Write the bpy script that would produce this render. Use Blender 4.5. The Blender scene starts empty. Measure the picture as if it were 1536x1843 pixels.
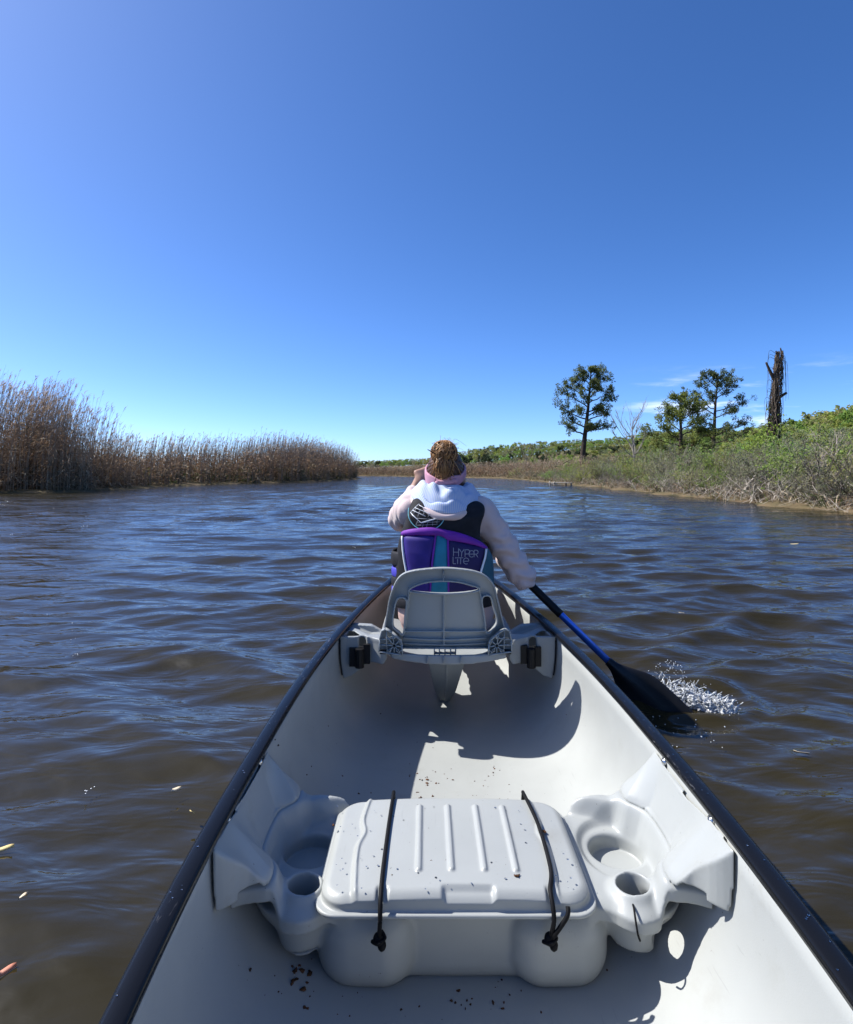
import bpy, math
import numpy as np
from mathutils import Vector, Matrix

scene = bpy.context.scene
R = math.radians
RNG = np.random.default_rng(7)

# ---------------------------------------------------------------- camera
CX, CZ, F = -0.08, 0.94, 1050.0            # the canoe's axis is X=0, bow towards +Y, water at z=0
HOR = 848.0
cam_d = bpy.data.cameras.new('camera')
cam = bpy.data.objects.new('camera', cam_d)
scene.collection.objects.link(cam)
cam.location = (CX, 0.0, CZ)
cam.rotation_euler = (R(90), 0, 0)
cam_d.sensor_fit = 'VERTICAL'
cam_d.sensor_height = 36.0
cam_d.lens = 36.0 * F / 1843.0
cam_d.shift_y = -(921.5 - HOR) / 1843.0
cam_d.clip_start = 0.05
cam_d.clip_end = 2000.0
scene.camera = cam

# ---------------------------------------------------------------- light
SUN_AZ, SUN_EL = R(-73), R(48)             # azimuth from +Y, clockwise seen from above
to_sun = Vector((math.sin(SUN_AZ) * math.cos(SUN_EL), math.cos(SUN_AZ) * math.cos(SUN_EL), math.sin(SUN_EL)))
sun_d = bpy.data.lights.new('sun', 'SUN')
sun_d.energy = 5.0
sun_d.angle = R(0.53)
sun_d.color = (1.0, 0.975, 0.93)
sun = bpy.data.objects.new('sun', sun_d)
scene.collection.objects.link(sun)
sun.rotation_euler = to_sun.to_track_quat('Z', 'Y').to_euler()

world = bpy.data.worlds.new('World')
scene.world = world
world.use_nodes = True
wt = world.node_tree
for n in list(wt.nodes): wt.nodes.remove(n)
w_out = wt.nodes.new('ShaderNodeOutputWorld')
w_bg = wt.nodes.new('ShaderNodeBackground')
w_sky = wt.nodes.new('ShaderNodeTexSky')
w_sky.sky_type = 'NISHITA'
w_sky.sun_disc = False
w_sky.sun_elevation = SUN_EL
w_sky.sun_rotation = SUN_AZ
w_sky.altitude = 0.0
w_sky.air_density = 0.5
w_sky.dust_density = 0.6
w_sky.ozone_density = 1.6
w_bg.inputs['Strength'].default_value = 0.130
# thin low wisps of cloud standing over the right bank
w_tc = wt.nodes.new('ShaderNodeTexCoord')
w_map = wt.nodes.new('ShaderNodeMapping'); w_map.inputs['Scale'].default_value = (5.0, 5.0, 30.0)
w_map.inputs['Rotation'].default_value = (0.0, R(-4), 0.0)
w_noi = wt.nodes.new('ShaderNodeTexNoise'); w_noi.inputs['Scale'].default_value = 1.35
w_noi.inputs['Detail'].default_value = 6.0; w_noi.inputs['Roughness'].default_value = 0.55
w_rmp = wt.nodes.new('ShaderNodeMapRange'); w_rmp.interpolation_type = 'SMOOTHSTEP'
w_rmp.inputs['From Min'].default_value = 0.48; w_rmp.inputs['From Max'].default_value = 0.70
w_sep = wt.nodes.new('ShaderNodeSeparateXYZ')
w_el = wt.nodes.new('ShaderNodeMapRange'); w_el.interpolation_type = 'SMOOTHSTEP'
w_el.inputs['From Min'].default_value = 0.17; w_el.inputs['From Max'].default_value = 0.11
w_az = wt.nodes.new('ShaderNodeMapRange'); w_az.interpolation_type = 'SMOOTHSTEP'
w_az.inputs['From Min'].default_value = 0.28; w_az.inputs['From Max'].default_value = 0.42
w_m1 = wt.nodes.new('ShaderNodeMath'); w_m1.operation = 'MULTIPLY'
w_m2 = wt.nodes.new('ShaderNodeMath'); w_m2.operation = 'MULTIPLY'
w_m3 = wt.nodes.new('ShaderNodeMath'); w_m3.operation = 'MULTIPLY'; w_m3.inputs[1].default_value = 0.8
w_mix = wt.nodes.new('ShaderNodeMix'); w_mix.data_type = 'RGBA'
w_hsv = wt.nodes.new('ShaderNodeHueSaturation')
w_hsv.inputs['Saturation'].default_value = 1.22
L = wt.links.new
L(w_tc.outputs['Generated'], w_map.inputs['Vector']); L(w_map.outputs['Vector'], w_noi.inputs['Vector'])
L(w_noi.outputs['Fac'], w_rmp.inputs['Value'])
L(w_tc.outputs['Generated'], w_sep.inputs['Vector'])
L(w_sep.outputs['Z'], w_el.inputs['Value']); L(w_sep.outputs['X'], w_az.inputs['Value'])
L(w_rmp.outputs['Result'], w_m1.inputs[0]); L(w_el.outputs['Result'], w_m1.inputs[1])
L(w_m1.outputs[0], w_m2.inputs[0]); L(w_az.outputs['Result'], w_m2.inputs[1])
L(w_m2.outputs[0], w_m3.inputs[0])
L(w_sky.outputs['Color'], w_hsv.inputs['Color'])
w_wb = wt.nodes.new('ShaderNodeVectorMath'); w_wb.operation = 'MULTIPLY'; w_wb.inputs[1].default_value = (0.84, 0.975, 1.18)   # the camera's cool white balance
L(w_hsv.outputs['Color'], w_wb.inputs[0]); L(w_wb.outputs[0], w_mix.inputs[6]); w_mix.inputs[7].default_value = (7.2, 7.6, 8.6, 1)
L(w_m3.outputs[0], w_mix.inputs[0])
L(w_mix.outputs[2], w_bg.inputs['Color']); L(w_bg.outputs[0], w_out.inputs['Surface'])

vs = scene.view_settings
vs.view_transform = 'Standard'
vs.look = 'None'
vs.exposure = 0.69
vs.gamma = 1.0
vs.use_curve_mapping = False
scene.render.engine = 'CYCLES'
cy = scene.cycles
cy.use_denoising = True
cy.max_bounces = 8
cy.diffuse_bounces = 4
cy.glossy_bounces = 3
cy.transmission_bounces = 6
cy.transparent_max_bounces = 8
cy.caustics_reflective = False
cy.caustics_refractive = False
cy.sample_clamp_indirect = 6.0
cy.use_adaptive_sampling = True
cy.adaptive_threshold = 0.015

# ---------------------------------------------------------------- helpers
def P(px, py, Y):
    """the point at distance Y seen at pixel (px, py) of the 1536x1843 photograph"""
    return np.array([(px - 768.0) / F * Y + CX, Y, CZ - (py - HOR) / F * Y])

def PZ(px, py, z):
    """the point at height z seen at that pixel"""
    Y = F * (CZ - z) / (py - HOR)
    return np.array([(px - 768.0) / F * Y + CX, Y, z])

def smooth(a, b, x):
    t = np.clip((x - a) / (b - a), 0, 1)
    return t * t * (3 - 2 * t)

def link(o, parent=None):
    scene.collection.objects.link(o)
    if parent is not None: o.parent = parent
    return o

def tag(o, label=None, cat=None, group=None, kind=None):
    if label: o['label'] = label
    if cat: o['category'] = cat
    if group: o['group'] = group
    if kind: o['kind'] = kind
    return o

def empty(name, loc=(0, 0, 0), parent=None):
    o = bpy.data.objects.new(name, None)
    o.location = loc
    o.empty_display_size = 0.05
    return link(o, parent)

def make_mesh(name, verts, faces, mats=None, midx=None, smooth_shade=True):
    """faces: one (N,3) or (N,4) array or a list of such arrays"""
    if not isinstance(faces, (list, tuple)): faces = [faces]
    faces = [np.asarray(f, dtype=np.int32) for f in faces if len(f)]
    verts = np.asarray(verts, dtype=np.float32)
    me = bpy.data.meshes.new(name)
    me.vertices.add(len(verts))
    me.vertices.foreach_set('co', verts.ravel())
    nl = sum(f.size for f in faces); npoly = sum(len(f) for f in faces)
    me.loops.add(nl); me.polygons.add(npoly)
    me.loops.foreach_set('vertex_index', np.concatenate([f.ravel() for f in faces]))
    tot = np.concatenate([np.full(len(f), f.shape[1], np.int32) for f in faces])
    start = np.concatenate([[0], np.cumsum(tot)[:-1]]).astype(np.int32)
    me.polygons.foreach_set('loop_start', start)
    me.polygons.foreach_set('loop_total', tot)
    if midx is not None:
        me.polygons.foreach_set('material_index', np.asarray(midx, np.int32))
    me.polygons.foreach_set('use_smooth', np.full(npoly, bool(smooth_shade)))
    for m in (mats if isinstance(mats, (list, tuple)) else [mats] if mats else []):
        me.materials.append(m)
    me.update(calc_edges=True)
    me.validate()
    return me

def obj(name, verts, faces, mats=None, parent=None, midx=None, smooth_shade=True):
    me = make_mesh(name, verts, faces, mats, midx, smooth_shade)
    return link(bpy.data.objects.new(name, me), parent)

# ---- signed distance volumes meshed with surface nets
class Vol:
    def __init__(self, lo, hi, h):
        self.lo = np.array(lo, float); self.h = h
        self.n = np.ceil((np.array(hi) - self.lo) / h).astype(int) + 1
        self.f = np.full(self.n, 1.0, np.float32)
        self.ax = [self.lo[i] + h * np.arange(self.n[i]) for i in range(3)]
    def sl(self, lo=None, hi=None):
        s = []
        for i in range(3):
            a = 0 if lo is None else max(0, int((lo[i] - self.lo[i]) / self.h) - 1)
            b = self.n[i] if hi is None else min(self.n[i], int((hi[i] - self.lo[i]) / self.h) + 3)
            s.append(slice(a, max(a + 1, b)))
        return tuple(s)
    def xyz(self, s):
        return (self.ax[0][s[0]][:, None, None].astype(np.float32), self.ax[1][s[1]][None, :, None].astype(np.float32),
                self.ax[2][s[2]][None, None, :].astype(np.float32))
    def union(self, fn, k=0.0, lo=None, hi=None):
        s = self.sl(lo, hi); b = np.broadcast_to(fn(*self.xyz(s)), self.f[s].shape); a = self.f[s]
        if k > 0:
            h = np.clip(0.5 + 0.5 * (b - a) / k, 0, 1)
            self.f[s] = b * (1 - h) + a * h - k * h * (1 - h)
        else: self.f[s] = np.minimum(a, b)
        return self
    def cut(self, fn, k=0.0, lo=None, hi=None):
        s = self.sl(lo, hi); b = -np.broadcast_to(fn(*self.xyz(s)), self.f[s].shape); a = self.f[s]
        if k > 0:
            h = np.clip(0.5 - 0.5 * (b - a) / k, 0, 1)
            self.f[s] = b * (1 - h) + a * h + k * h * (1 - h)
        else: self.f[s] = np.maximum(a, b)
        return self
    def keep(self, fn, k=0.0):
        return self.cut(lambda x, y, z: -fn(x, y, z), k)
    def capsule(self, a, b, ra, rb=None, k=0.02, pad=0.05):
        a = np.array(a, float); b = np.array(b, float); rb = ra if rb is None else rb
        m = max(ra, rb) + pad
        lo = np.minimum(a, b) - m; hi = np.maximum(a, b) + m
        d = b - a; dd = max(float(d @ d), 1e-9)
        def fn(x, y, z):
            t = np.clip(((x - a[0]) * d[0] + (y - a[1]) * d[1] + (z - a[2]) * d[2]) / dd, 0, 1)
            return np.sqrt((x - a[0] - t * d[0]) ** 2 + (y - a[1] - t * d[1]) ** 2 + (z - a[2] - t * d[2]) ** 2) - (ra + (rb - ra) * t)
        return self.union(fn, k, lo, hi)
    def ellipsoid(self, c, r, k=0.02, pad=0.05):
        c = np.array(c, float); r = np.array(r, float)
        return self.union(sd_ell(c, r), k, c - r - pad, c + r + pad)
    def mesh(self):
        f = self.f; nx, ny, nz = f.shape
        ins = f < 0
        cs = np.zeros((nx - 1, ny - 1, nz - 1), np.uint8)
        for i in (0, 1):
            for j in (0, 1):
                for k in (0, 1):
                    cs += ins[i:nx - 1 + i, j:ny - 1 + j, k:nz - 1 + k]
        act = (cs > 0) & (cs < 8)
        ijk = np.argwhere(act)
        vid = np.full(act.shape, -1, np.int32); vid[act] = np.arange(len(ijk))
        acc = np.zeros((len(ijk), 3)); cnt = np.zeros(len(ijk))
        C = [(i, j, k) for i in (0, 1) for j in (0, 1) for k in (0, 1)]
        val = {c: f[ijk[:, 0] + c[0], ijk[:, 1] + c[1], ijk[:, 2] + c[2]] for c in C}
        for c in C:
            for ax in range(3):
                if c[ax] == 0:
                    e = list(c); e[ax] = 1; e = tuple(e)
                    va, vb = val[c], val[e]
                    cr = (va < 0) != (vb < 0)
                    t = np.where(cr, va / np.where(cr, va - vb, 1), 0)
                    p = np.tile(np.array(c, float), (len(ijk), 1)); p[:, ax] += t
                    acc[cr] += p[cr]; cnt[cr] += 1
        v = (ijk + acc / cnt[:, None]) * self.h + self.lo
        quads = []
        for ax in range(3):
            o1, o2 = [(1, 2), (2, 0), (0, 1)][ax]
            s0 = [slice(None)] * 3; s1 = [slice(None)] * 3
            s0[ax] = slice(0, f.shape[ax] - 1); s1[ax] = slice(1, f.shape[ax])
            for o in (o1, o2):
                s0[o] = slice(1, f.shape[o] - 1); s1[o] = slice(1, f.shape[o] - 1)
            a = ins[tuple(s0)]; b = ins[tuple(s1)]
            idx = np.argwhere(a != b)
            if not len(idx): continue
            fl = a[tuple(idx.T)]
            base = idx.copy(); base[:, o1] += 1; base[:, o2] += 1
            def cell(d1, d2):
                q = base.copy(); q[:, o1] -= d1; q[:, o2] -= d2
                return vid[q[:, 0], q[:, 1], q[:, 2]]
            q = np.stack([cell(1, 1), cell(0, 1), cell(0, 0), cell(1, 0)], 1)
            q[~fl] = q[~fl][:, ::-1]
            quads.append(q)
        q = np.concatenate(quads)
        q = q[(q >= 0).all(1)]
        return v, q
    def obj(self, name, mats, parent=None):
        v, q = self.mesh()
        return obj(name, v, q, mats, parent)

def sd_ell(c, r):
    def fn(x, y, z):
        X, Y, Z = (x - c[0]), (y - c[1]), (z - c[2])
        k0 = np.sqrt((X / r[0]) ** 2 + (Y / r[1]) ** 2 + (Z / r[2]) ** 2)
        k1 = np.sqrt((X / r[0] ** 2) ** 2 + (Y / r[1] ** 2) ** 2 + (Z / r[2] ** 2) ** 2)
        return k0 * (k0 - 1.0) / np.maximum(k1, 1e-6)
    return fn

def sd_box(c, b, r):
    c = np.array(c); b = np.array(b) - r
    def fn(x, y, z):
        qx = np.abs(x - c[0]) - b[0]; qy = np.abs(y - c[1]) - b[1]; qz = np.abs(z - c[2]) - b[2]
        out = np.sqrt(np.maximum(qx, 0) ** 2 + np.maximum(qy, 0) ** 2 + np.maximum(qz, 0) ** 2)
        return out + np.minimum(np.maximum(np.maximum(qx, qy), qz), 0) - r
    return fn

def sd_cyl_z(cx, cy, r, z0, z1):
    def fn(x, y, z):
        dr = np.sqrt((x - cx) ** 2 + (y - cy) ** 2) - r
        dz = np.maximum(z0 - z, z - z1)
        return np.maximum(dr, dz)
    return fn

def sd_poly(pts, X, Y):
    """2-D signed distance to a closed polygon (negative inside)"""
    pts = np.asarray(pts, float)
    d = np.full(np.broadcast(X, Y).shape, 1e9); s = np.zeros(d.shape, bool)
    n = len(pts)
    for i in range(n):
        a = pts[i]; b = pts[(i + 1) % n]; e = b - a
        wx, wy = X - a[0], Y - a[1]
        t = np.clip((wx * e[0] + wy * e[1]) / max(e @ e, 1e-12), 0, 1)
        d = np.minimum(d, (wx - t * e[0]) ** 2 + (wy - t * e[1]) ** 2)
        c = ((a[1] <= Y) & (b[1] > Y) & (e[0] * wy - e[1] * wx > 0)) | ((b[1] <= Y) & (a[1] > Y) & (e[0] * wy - e[1] * wx < 0))
        s ^= c
    return np.where(s, -1, 1) * np.sqrt(d)

def sd_segs(pts, X, Y, closed=False):
    pts = np.asarray(pts, float); d = np.full(np.broadcast(X, Y).shape, 1e9)
    for i in range(len(pts) if closed else len(pts) - 1):
        a = pts[i]; e = pts[(i + 1) % len(pts)] - a
        wx, wy = X - a[0], Y - a[1]
        t = np.clip((wx * e[0] + wy * e[1]) / max(e @ e, 1e-12), 0, 1)
        d = np.minimum(d, (wx - t * e[0]) ** 2 + (wy - t * e[1]) ** 2)
    return np.sqrt(d)

def spline(pts, n=8, closed=False):
    """Catmull-Rom through pts"""
    p = np.asarray(pts, float); m = len(p); out = []
    for i in range(m if closed else m - 1):
        if closed: p0, p1, p2, p3 = p[i - 1], p[i], p[(i + 1) % m], p[(i + 2) % m]
        else: p0, p1, p2, p3 = p[max(i - 1, 0)], p[i], p[i + 1], p[min(i + 2, m - 1)]
        for t in np.arange(n) / n:
            out.append(0.5 * ((2 * p1) + (-p0 + p2) * t + (2 * p0 - 5 * p1 + 4 * p2 - p3) * t * t + (-p0 + 3 * p1 - 3 * p2 + p3) * t ** 3))
    if not closed: out.append(p[-1])
    return np.array(out)

def chaikin(p, n=2):
    p = np.asarray(p, float)
    for _ in range(n):
        q = np.roll(p, -1, 0); p = np.stack([0.75 * p + 0.25 * q, 0.25 * p + 0.75 * q], 1).reshape(-1, 2)
    return p

class MB:
    """collects tubes, boxes and quads into one mesh"""
    def __init__(self): self.v = []; self.q = []; self.t = []; self.n = 0; self.mq = []; self.mt = []
    def add(self, v, q=None, t=None, m=0):
        v = np.asarray(v, float)
        if q is not None and len(q): q = np.asarray(q); self.q.append(q + self.n); self.mq.append(np.full(len(q), m))
        if t is not None and len(t): t = np.asarray(t); self.t.append(t + self.n); self.mt.append(np.full(len(t), m))
        self.v.append(v); self.n += len(v)
    def tube(self, pts, rad, sides=6, m=0, cap=True, flat=None):
        p = np.asarray(pts, float); n = len(p)
        r = np.broadcast_to(np.asarray(rad, float), (n,))
        T = np.gradient(p, axis=0); T /= np.maximum(np.linalg.norm(T, axis=1, keepdims=True), 1e-9)
        up = np.array([0, 0, 1.0]) if abs(T[:, 2]).mean() < 0.8 else np.array([0, 1.0, 0.05])
        A = np.cross(T, up); A /= np.maximum(np.linalg.norm(A, axis=1, keepdims=True), 1e-9)
        B = np.cross(A, T)
        th = 2 * np.pi * np.arange(sides) / sides
        fa, fb = (1, 1) if flat is None else flat
        v = p[:, None] + r[:, None, None] * (fa * np.cos(th)[None, :, None] * A[:, None] + fb * np.sin(th)[None, :, None] * B[:, None])
        i = np.arange(n - 1)[:, None] * sides; j = np.arange(sides)[None]; k = (j + 1) % sides
        q = np.stack([i + j, i + k, i + k + sides, i + j + sides], -1).reshape(-1, 4)
        V = v.reshape(-1, 3); t = []
        if cap:
            V = np.concatenate([V, p[:1], p[-1:]])
            c0, c1 = n * sides, n * sides + 1; jj = np.arange(sides); kk = (jj + 1) % sides
            t = np.concatenate([np.stack([np.full(sides, c0), kk, jj], 1), np.stack([np.full(sides, c1), jj + (n - 1) * sides, kk + (n - 1) * sides], 1)])
        self.add(V, q, t, m)
    def box(self, c, b, rot=None, m=0):
        s = np.array([[x, y, z] for x in (-1, 1) for y in (-1, 1) for z in (-1, 1)], float) * np.asarray(b, float)
        if rot is not None: s = s @ np.asarray(rot).T
        q = [[0, 1, 3, 2], [4, 6, 7, 5], [0, 4, 5, 1], [2, 3, 7, 6], [0, 2, 6, 4], [1, 5, 7, 3]]
        self.add(s + np.asarray(c, float), q, None, m)
    def bar(self, a, b, w, h, up=(0, 0, 1), m=0):
        """a rectangular bar from a to b; w across, h along up"""
        a = np.asarray(a, float); b = np.asarray(b, float); d = b - a; L_ = np.linalg.norm(d); d = d / L_
        A = np.cross(d, up); A /= np.linalg.norm(A); B = np.cross(A, d)
        self.box((a + b) / 2, (L_ / 2, w / 2, h / 2), np.stack([d, A, B], 1), m)
    def ball(self, c, r, seg=10, rings=6, m=0):
        r = np.broadcast_to(np.asarray(r, float), (3,))
        th = np.linspace(0, np.pi, rings + 1); ph = 2 * np.pi * np.arange(seg) / seg
        v = np.stack([np.sin(th)[:, None] * np.cos(ph), np.sin(th)[:, None] * np.sin(ph), np.cos(th)[:, None] * np.ones(seg)], -1) * r + np.asarray(c, float)
        i = np.arange(rings)[:, None] * seg; j = np.arange(seg)[None]; k = (j + 1) % seg
        q = np.stack([i + j, i + seg + j, i + seg + k, i + k], -1).reshape(-1, 4)
        self.add(v.reshape(-1, 3), q, None, m)
    def mesh(self, name, mats, smooth_shade=True):
        V = np.concatenate(self.v); f = []; mi = []
        if self.q: f.append(np.concatenate(self.q)); mi.append(np.concatenate(self.mq))
        if self.t: f.append(np.concatenate(self.t)); mi.append(np.concatenate(self.mt))
        return make_mesh(name, V, f, mats, np.concatenate(mi), smooth_shade)
    def build(self, name, mats, parent=None, smooth_shade=True):
        return link(bpy.data.objects.new(name, self.mesh(name, mats, smooth_shade)), parent)

# ---- materials
def nodes_of(name):
    m = bpy.data.materials.new(name); m.use_nodes = True
    nt = m.node_tree; b = nt.nodes['Principled BSDF']
    return m, nt, b

def mat(name, col, rough=0.5, spec=0.5, var=0.12, vscale=6.0, bump=0.0, bscale=200.0, metal=0.0, col2=None, obj_var=0.0, trans=0.0, detail=3.0, coat=0.0, sheen=0.0, stretch=None):
    """a Principled surface: colour drifting between col and col2 by noise, fine relief, optional leaf translucency"""
    m, nt, b = nodes_of(name)
    lk = nt.links.new
    tc = nt.nodes.new('ShaderNodeTexCoord')
    no = nt.nodes.new('ShaderNodeTexNoise'); no.inputs['Scale'].default_value = vscale; no.inputs['Detail'].default_value = detail
    vec = tc.outputs['Object']
    if stretch:
        mp = nt.nodes.new('ShaderNodeMapping'); mp.inputs['Scale'].default_value = stretch
        lk(vec, mp.inputs['Vector']); vec = mp.outputs['Vector']
    lk(vec, no.inputs['Vector'])
    mx = nt.nodes.new('ShaderNodeMix'); mx.data_type = 'RGBA'
    c2 = col2 if col2 is not None else tuple(max(0, c * (1 - 2 * var)) for c in col)
    c1 = col if col2 is not None else tuple(c * (1 + var) for c in col)
    mx.inputs[6].default_value = (*c1, 1); mx.inputs[7].default_value = (*c2, 1)
    rp = nt.nodes.new('ShaderNodeMapRange'); rp.inputs['From Min'].default_value = 0.3; rp.inputs['From Max'].default_value = 0.7
    lk(no.outputs['Fac'], rp.inputs['Value']); lk(rp.outputs['Result'], mx.inputs[0])
    out = mx.outputs[2]
    if obj_var:
        oi = nt.nodes.new('ShaderNodeObjectInfo'); hs = nt.nodes.new('ShaderNodeHueSaturation')
        r1 = nt.nodes.new('ShaderNodeMapRange'); r1.inputs['To Min'].default_value = 0.5 - 0.06 * obj_var; r1.inputs['To Max'].default_value = 0.5 + 0.05 * obj_var
        r2 = nt.nodes.new('ShaderNodeMapRange'); r2.inputs['To Min'].default_value = 1 - 0.35 * obj_var; r2.inputs['To Max'].default_value = 1 + 0.35 * obj_var
        wn = nt.nodes.new('ShaderNodeTexWhiteNoise'); wn.noise_dimensions = '1D'
        lk(oi.outputs['Random'], r1.inputs['Value']); lk(oi.outputs['Random'], wn.inputs['W']); lk(wn.outputs['Value'], r2.inputs['Value'])
        lk(r1.outputs['Result'], hs.inputs['Hue']); lk(r2.outputs['Result'], hs.inputs['Value']); lk(out, hs.inputs['Color'])
        out = hs.outputs['Color']
    lk(out, b.inputs['Base Color'])
    b.inputs['Roughness'].default_value = rough
    b.inputs['Specular IOR Level'].default_value = spec
    b.inputs['Metallic'].default_value = metal
    if coat: b.inputs['Coat Weight'].default_value = coat; b.inputs['Coat Roughness'].default_value = 0.15
    if sheen: b.inputs['Sheen Weight'].default_value = sheen
    if bump:
        n2 = nt.nodes.new('ShaderNodeTexNoise'); n2.inputs['Scale'].default_value = bscale; n2.inputs['Detail'].default_value = 2.0
        lk(tc.outputs['Object'], n2.inputs['Vector'])
        bp = nt.nodes.new('ShaderNodeBump'); bp.inputs['Strength'].default_value = bump; bp.inputs['Distance'].default_value = 0.5 / bscale
        lk(n2.outputs['Fac'], bp.inputs['Height']); lk(bp.outputs['Normal'], b.inputs['Normal'])
    if trans:
        tr = nt.nodes.new('ShaderNodeBsdfTranslucent'); lk(out, tr.inputs['Color'])
        ms = nt.nodes.new('ShaderNodeMixShader'); ms.inputs[0].default_value = trans
        lk(b.outputs[0], ms.inputs[1]); lk(tr.outputs[0], ms.inputs[2])
        lk(ms.outputs[0], nt.nodes['Material Output'].inputs['Surface'])
    return m
# ================================================================ SETTING: river, banks, hills
SHORE = np.array([(9.8, -60), (9.3, 12.8), (9.5, 17.3), (9.6, 23.6), (9.7, 31), (10.2, 47), (10.6, 62), (9.5, 76), (5, 86), (-8, 109),
                  (-30, 118), (-70, 115), (-70, 96), (-30, 92), (-14, 84), (-8.0, 71), (-10.4, 52), (-14.5, 44.6), (-16.2, 36.6),
                  (-15.6, 31), (-15.2, 26.6), (-18, 24.6), (-30, 23), (-70, 20), (-70, -60)], float)

def hill(X, Y):
    right = smooth(14, 62, X) * smooth(-10, 40, Y) * 4.2
    far = smooth(112, 185, Y) * smooth(-45, 55, X) * 3.2
    return right + far + 1.2 * smooth(120, 200, Y)

def ground_z(X, Y):
    X = np.asarray(X, float); Y = np.asarray(Y, float)
    w = 0.35 * np.sin(X * 1.3 + Y * 0.9) + 0.25 * np.sin(Y * 2.3 - X) + 0.12 * np.sin(Y * 5.1 + X * 3.0)
    d = sd_poly(SHORE, X, Y) + w * smooth(0, 6, np.abs(X))
    bank = np.where(d < 0, np.maximum(d * 0.22, -0.9), 0.09 * smooth(0, 0.5, d) + 0.38 * smooth(0.6, 5.0, d))
    return bank + hill(X, Y) * smooth(1, 12, d)

def axis_pts(lo, hi, a, b, step, grow):
    c = list(np.arange(a, b, step)); s = step; x = a
    left = []
    while x > lo: s *= grow; x -= s; left.append(x)
    s = step; x = c[-1]; right = []
    while x < hi: s *= grow; x += s; right.append(x)
    return np.array(left[::-1] + c + right)

gx = axis_pts(-420, 420, -22, 24, 0.45, 1.09)
gy = axis_pts(-90, 640, 8, 96, 0.45, 1.09)
GX, GY = np.meshgrid(gx, gy, indexing='ij')
gz = ground_z(GX, GY)
gv = np.stack([GX, GY, gz], -1).reshape(-1, 3)
ni, nj = GX.shape
ii, jj = np.meshgrid(np.arange(ni - 1), np.arange(nj - 1), indexing='ij')
gq = np.stack([ii * nj + jj, (ii + 1) * nj + jj, (ii + 1) * nj + jj + 1, ii * nj + jj + 1], -1).reshape(-1, 4)
M_GROUND = mat('bank soil and litter', (0.17, 0.12, 0.07), 0.95, 0.1, bump=0.8, bscale=14, vscale=1.3, col2=(0.085, 0.075, 0.035), detail=6)
ground = tag(obj('ground', gv, gq, M_GROUND), kind='structure')

# ---- hull outline, needed by the water too
Y_BOW, Y_MID, Y_STERN = 3.66, 1.44, -0.78
def half_beam(Y):
    t = np.abs(np.where(Y > Y_MID, (Y - Y_MID) / (Y_BOW - Y_MID), (Y - Y_MID) / (Y_STERN - Y_MID)))
    t = np.clip(t, 0, 1)
    p = np.where(Y > Y_MID, 2.15, 2.8)
    return 0.465 * (1 - t ** p) + 0.006
def sheer(Y):
    return CZ - 0.62 + 0.18 * np.clip((Y - 1.5) / 2.15, 0, 1) ** 2.2 + 0.16 * np.clip((0.5 - Y) / 1.3, 0, 1) ** 2.2
def floor_z(Y):
    t = np.clip(np.abs((Y - Y_MID) / 2.22), 0, 1)
    return CZ - 0.97 + 0.30 * t ** 5
EXP = 3.3
def section(Y, h):
    """half width of the inner skin at height h (0 floor .. 1 gunwale)"""
    return (half_beam(Y) - 0.016) * (1 - np.clip(1 - h, 0, 1) ** EXP) ** (1 / EXP)

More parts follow.
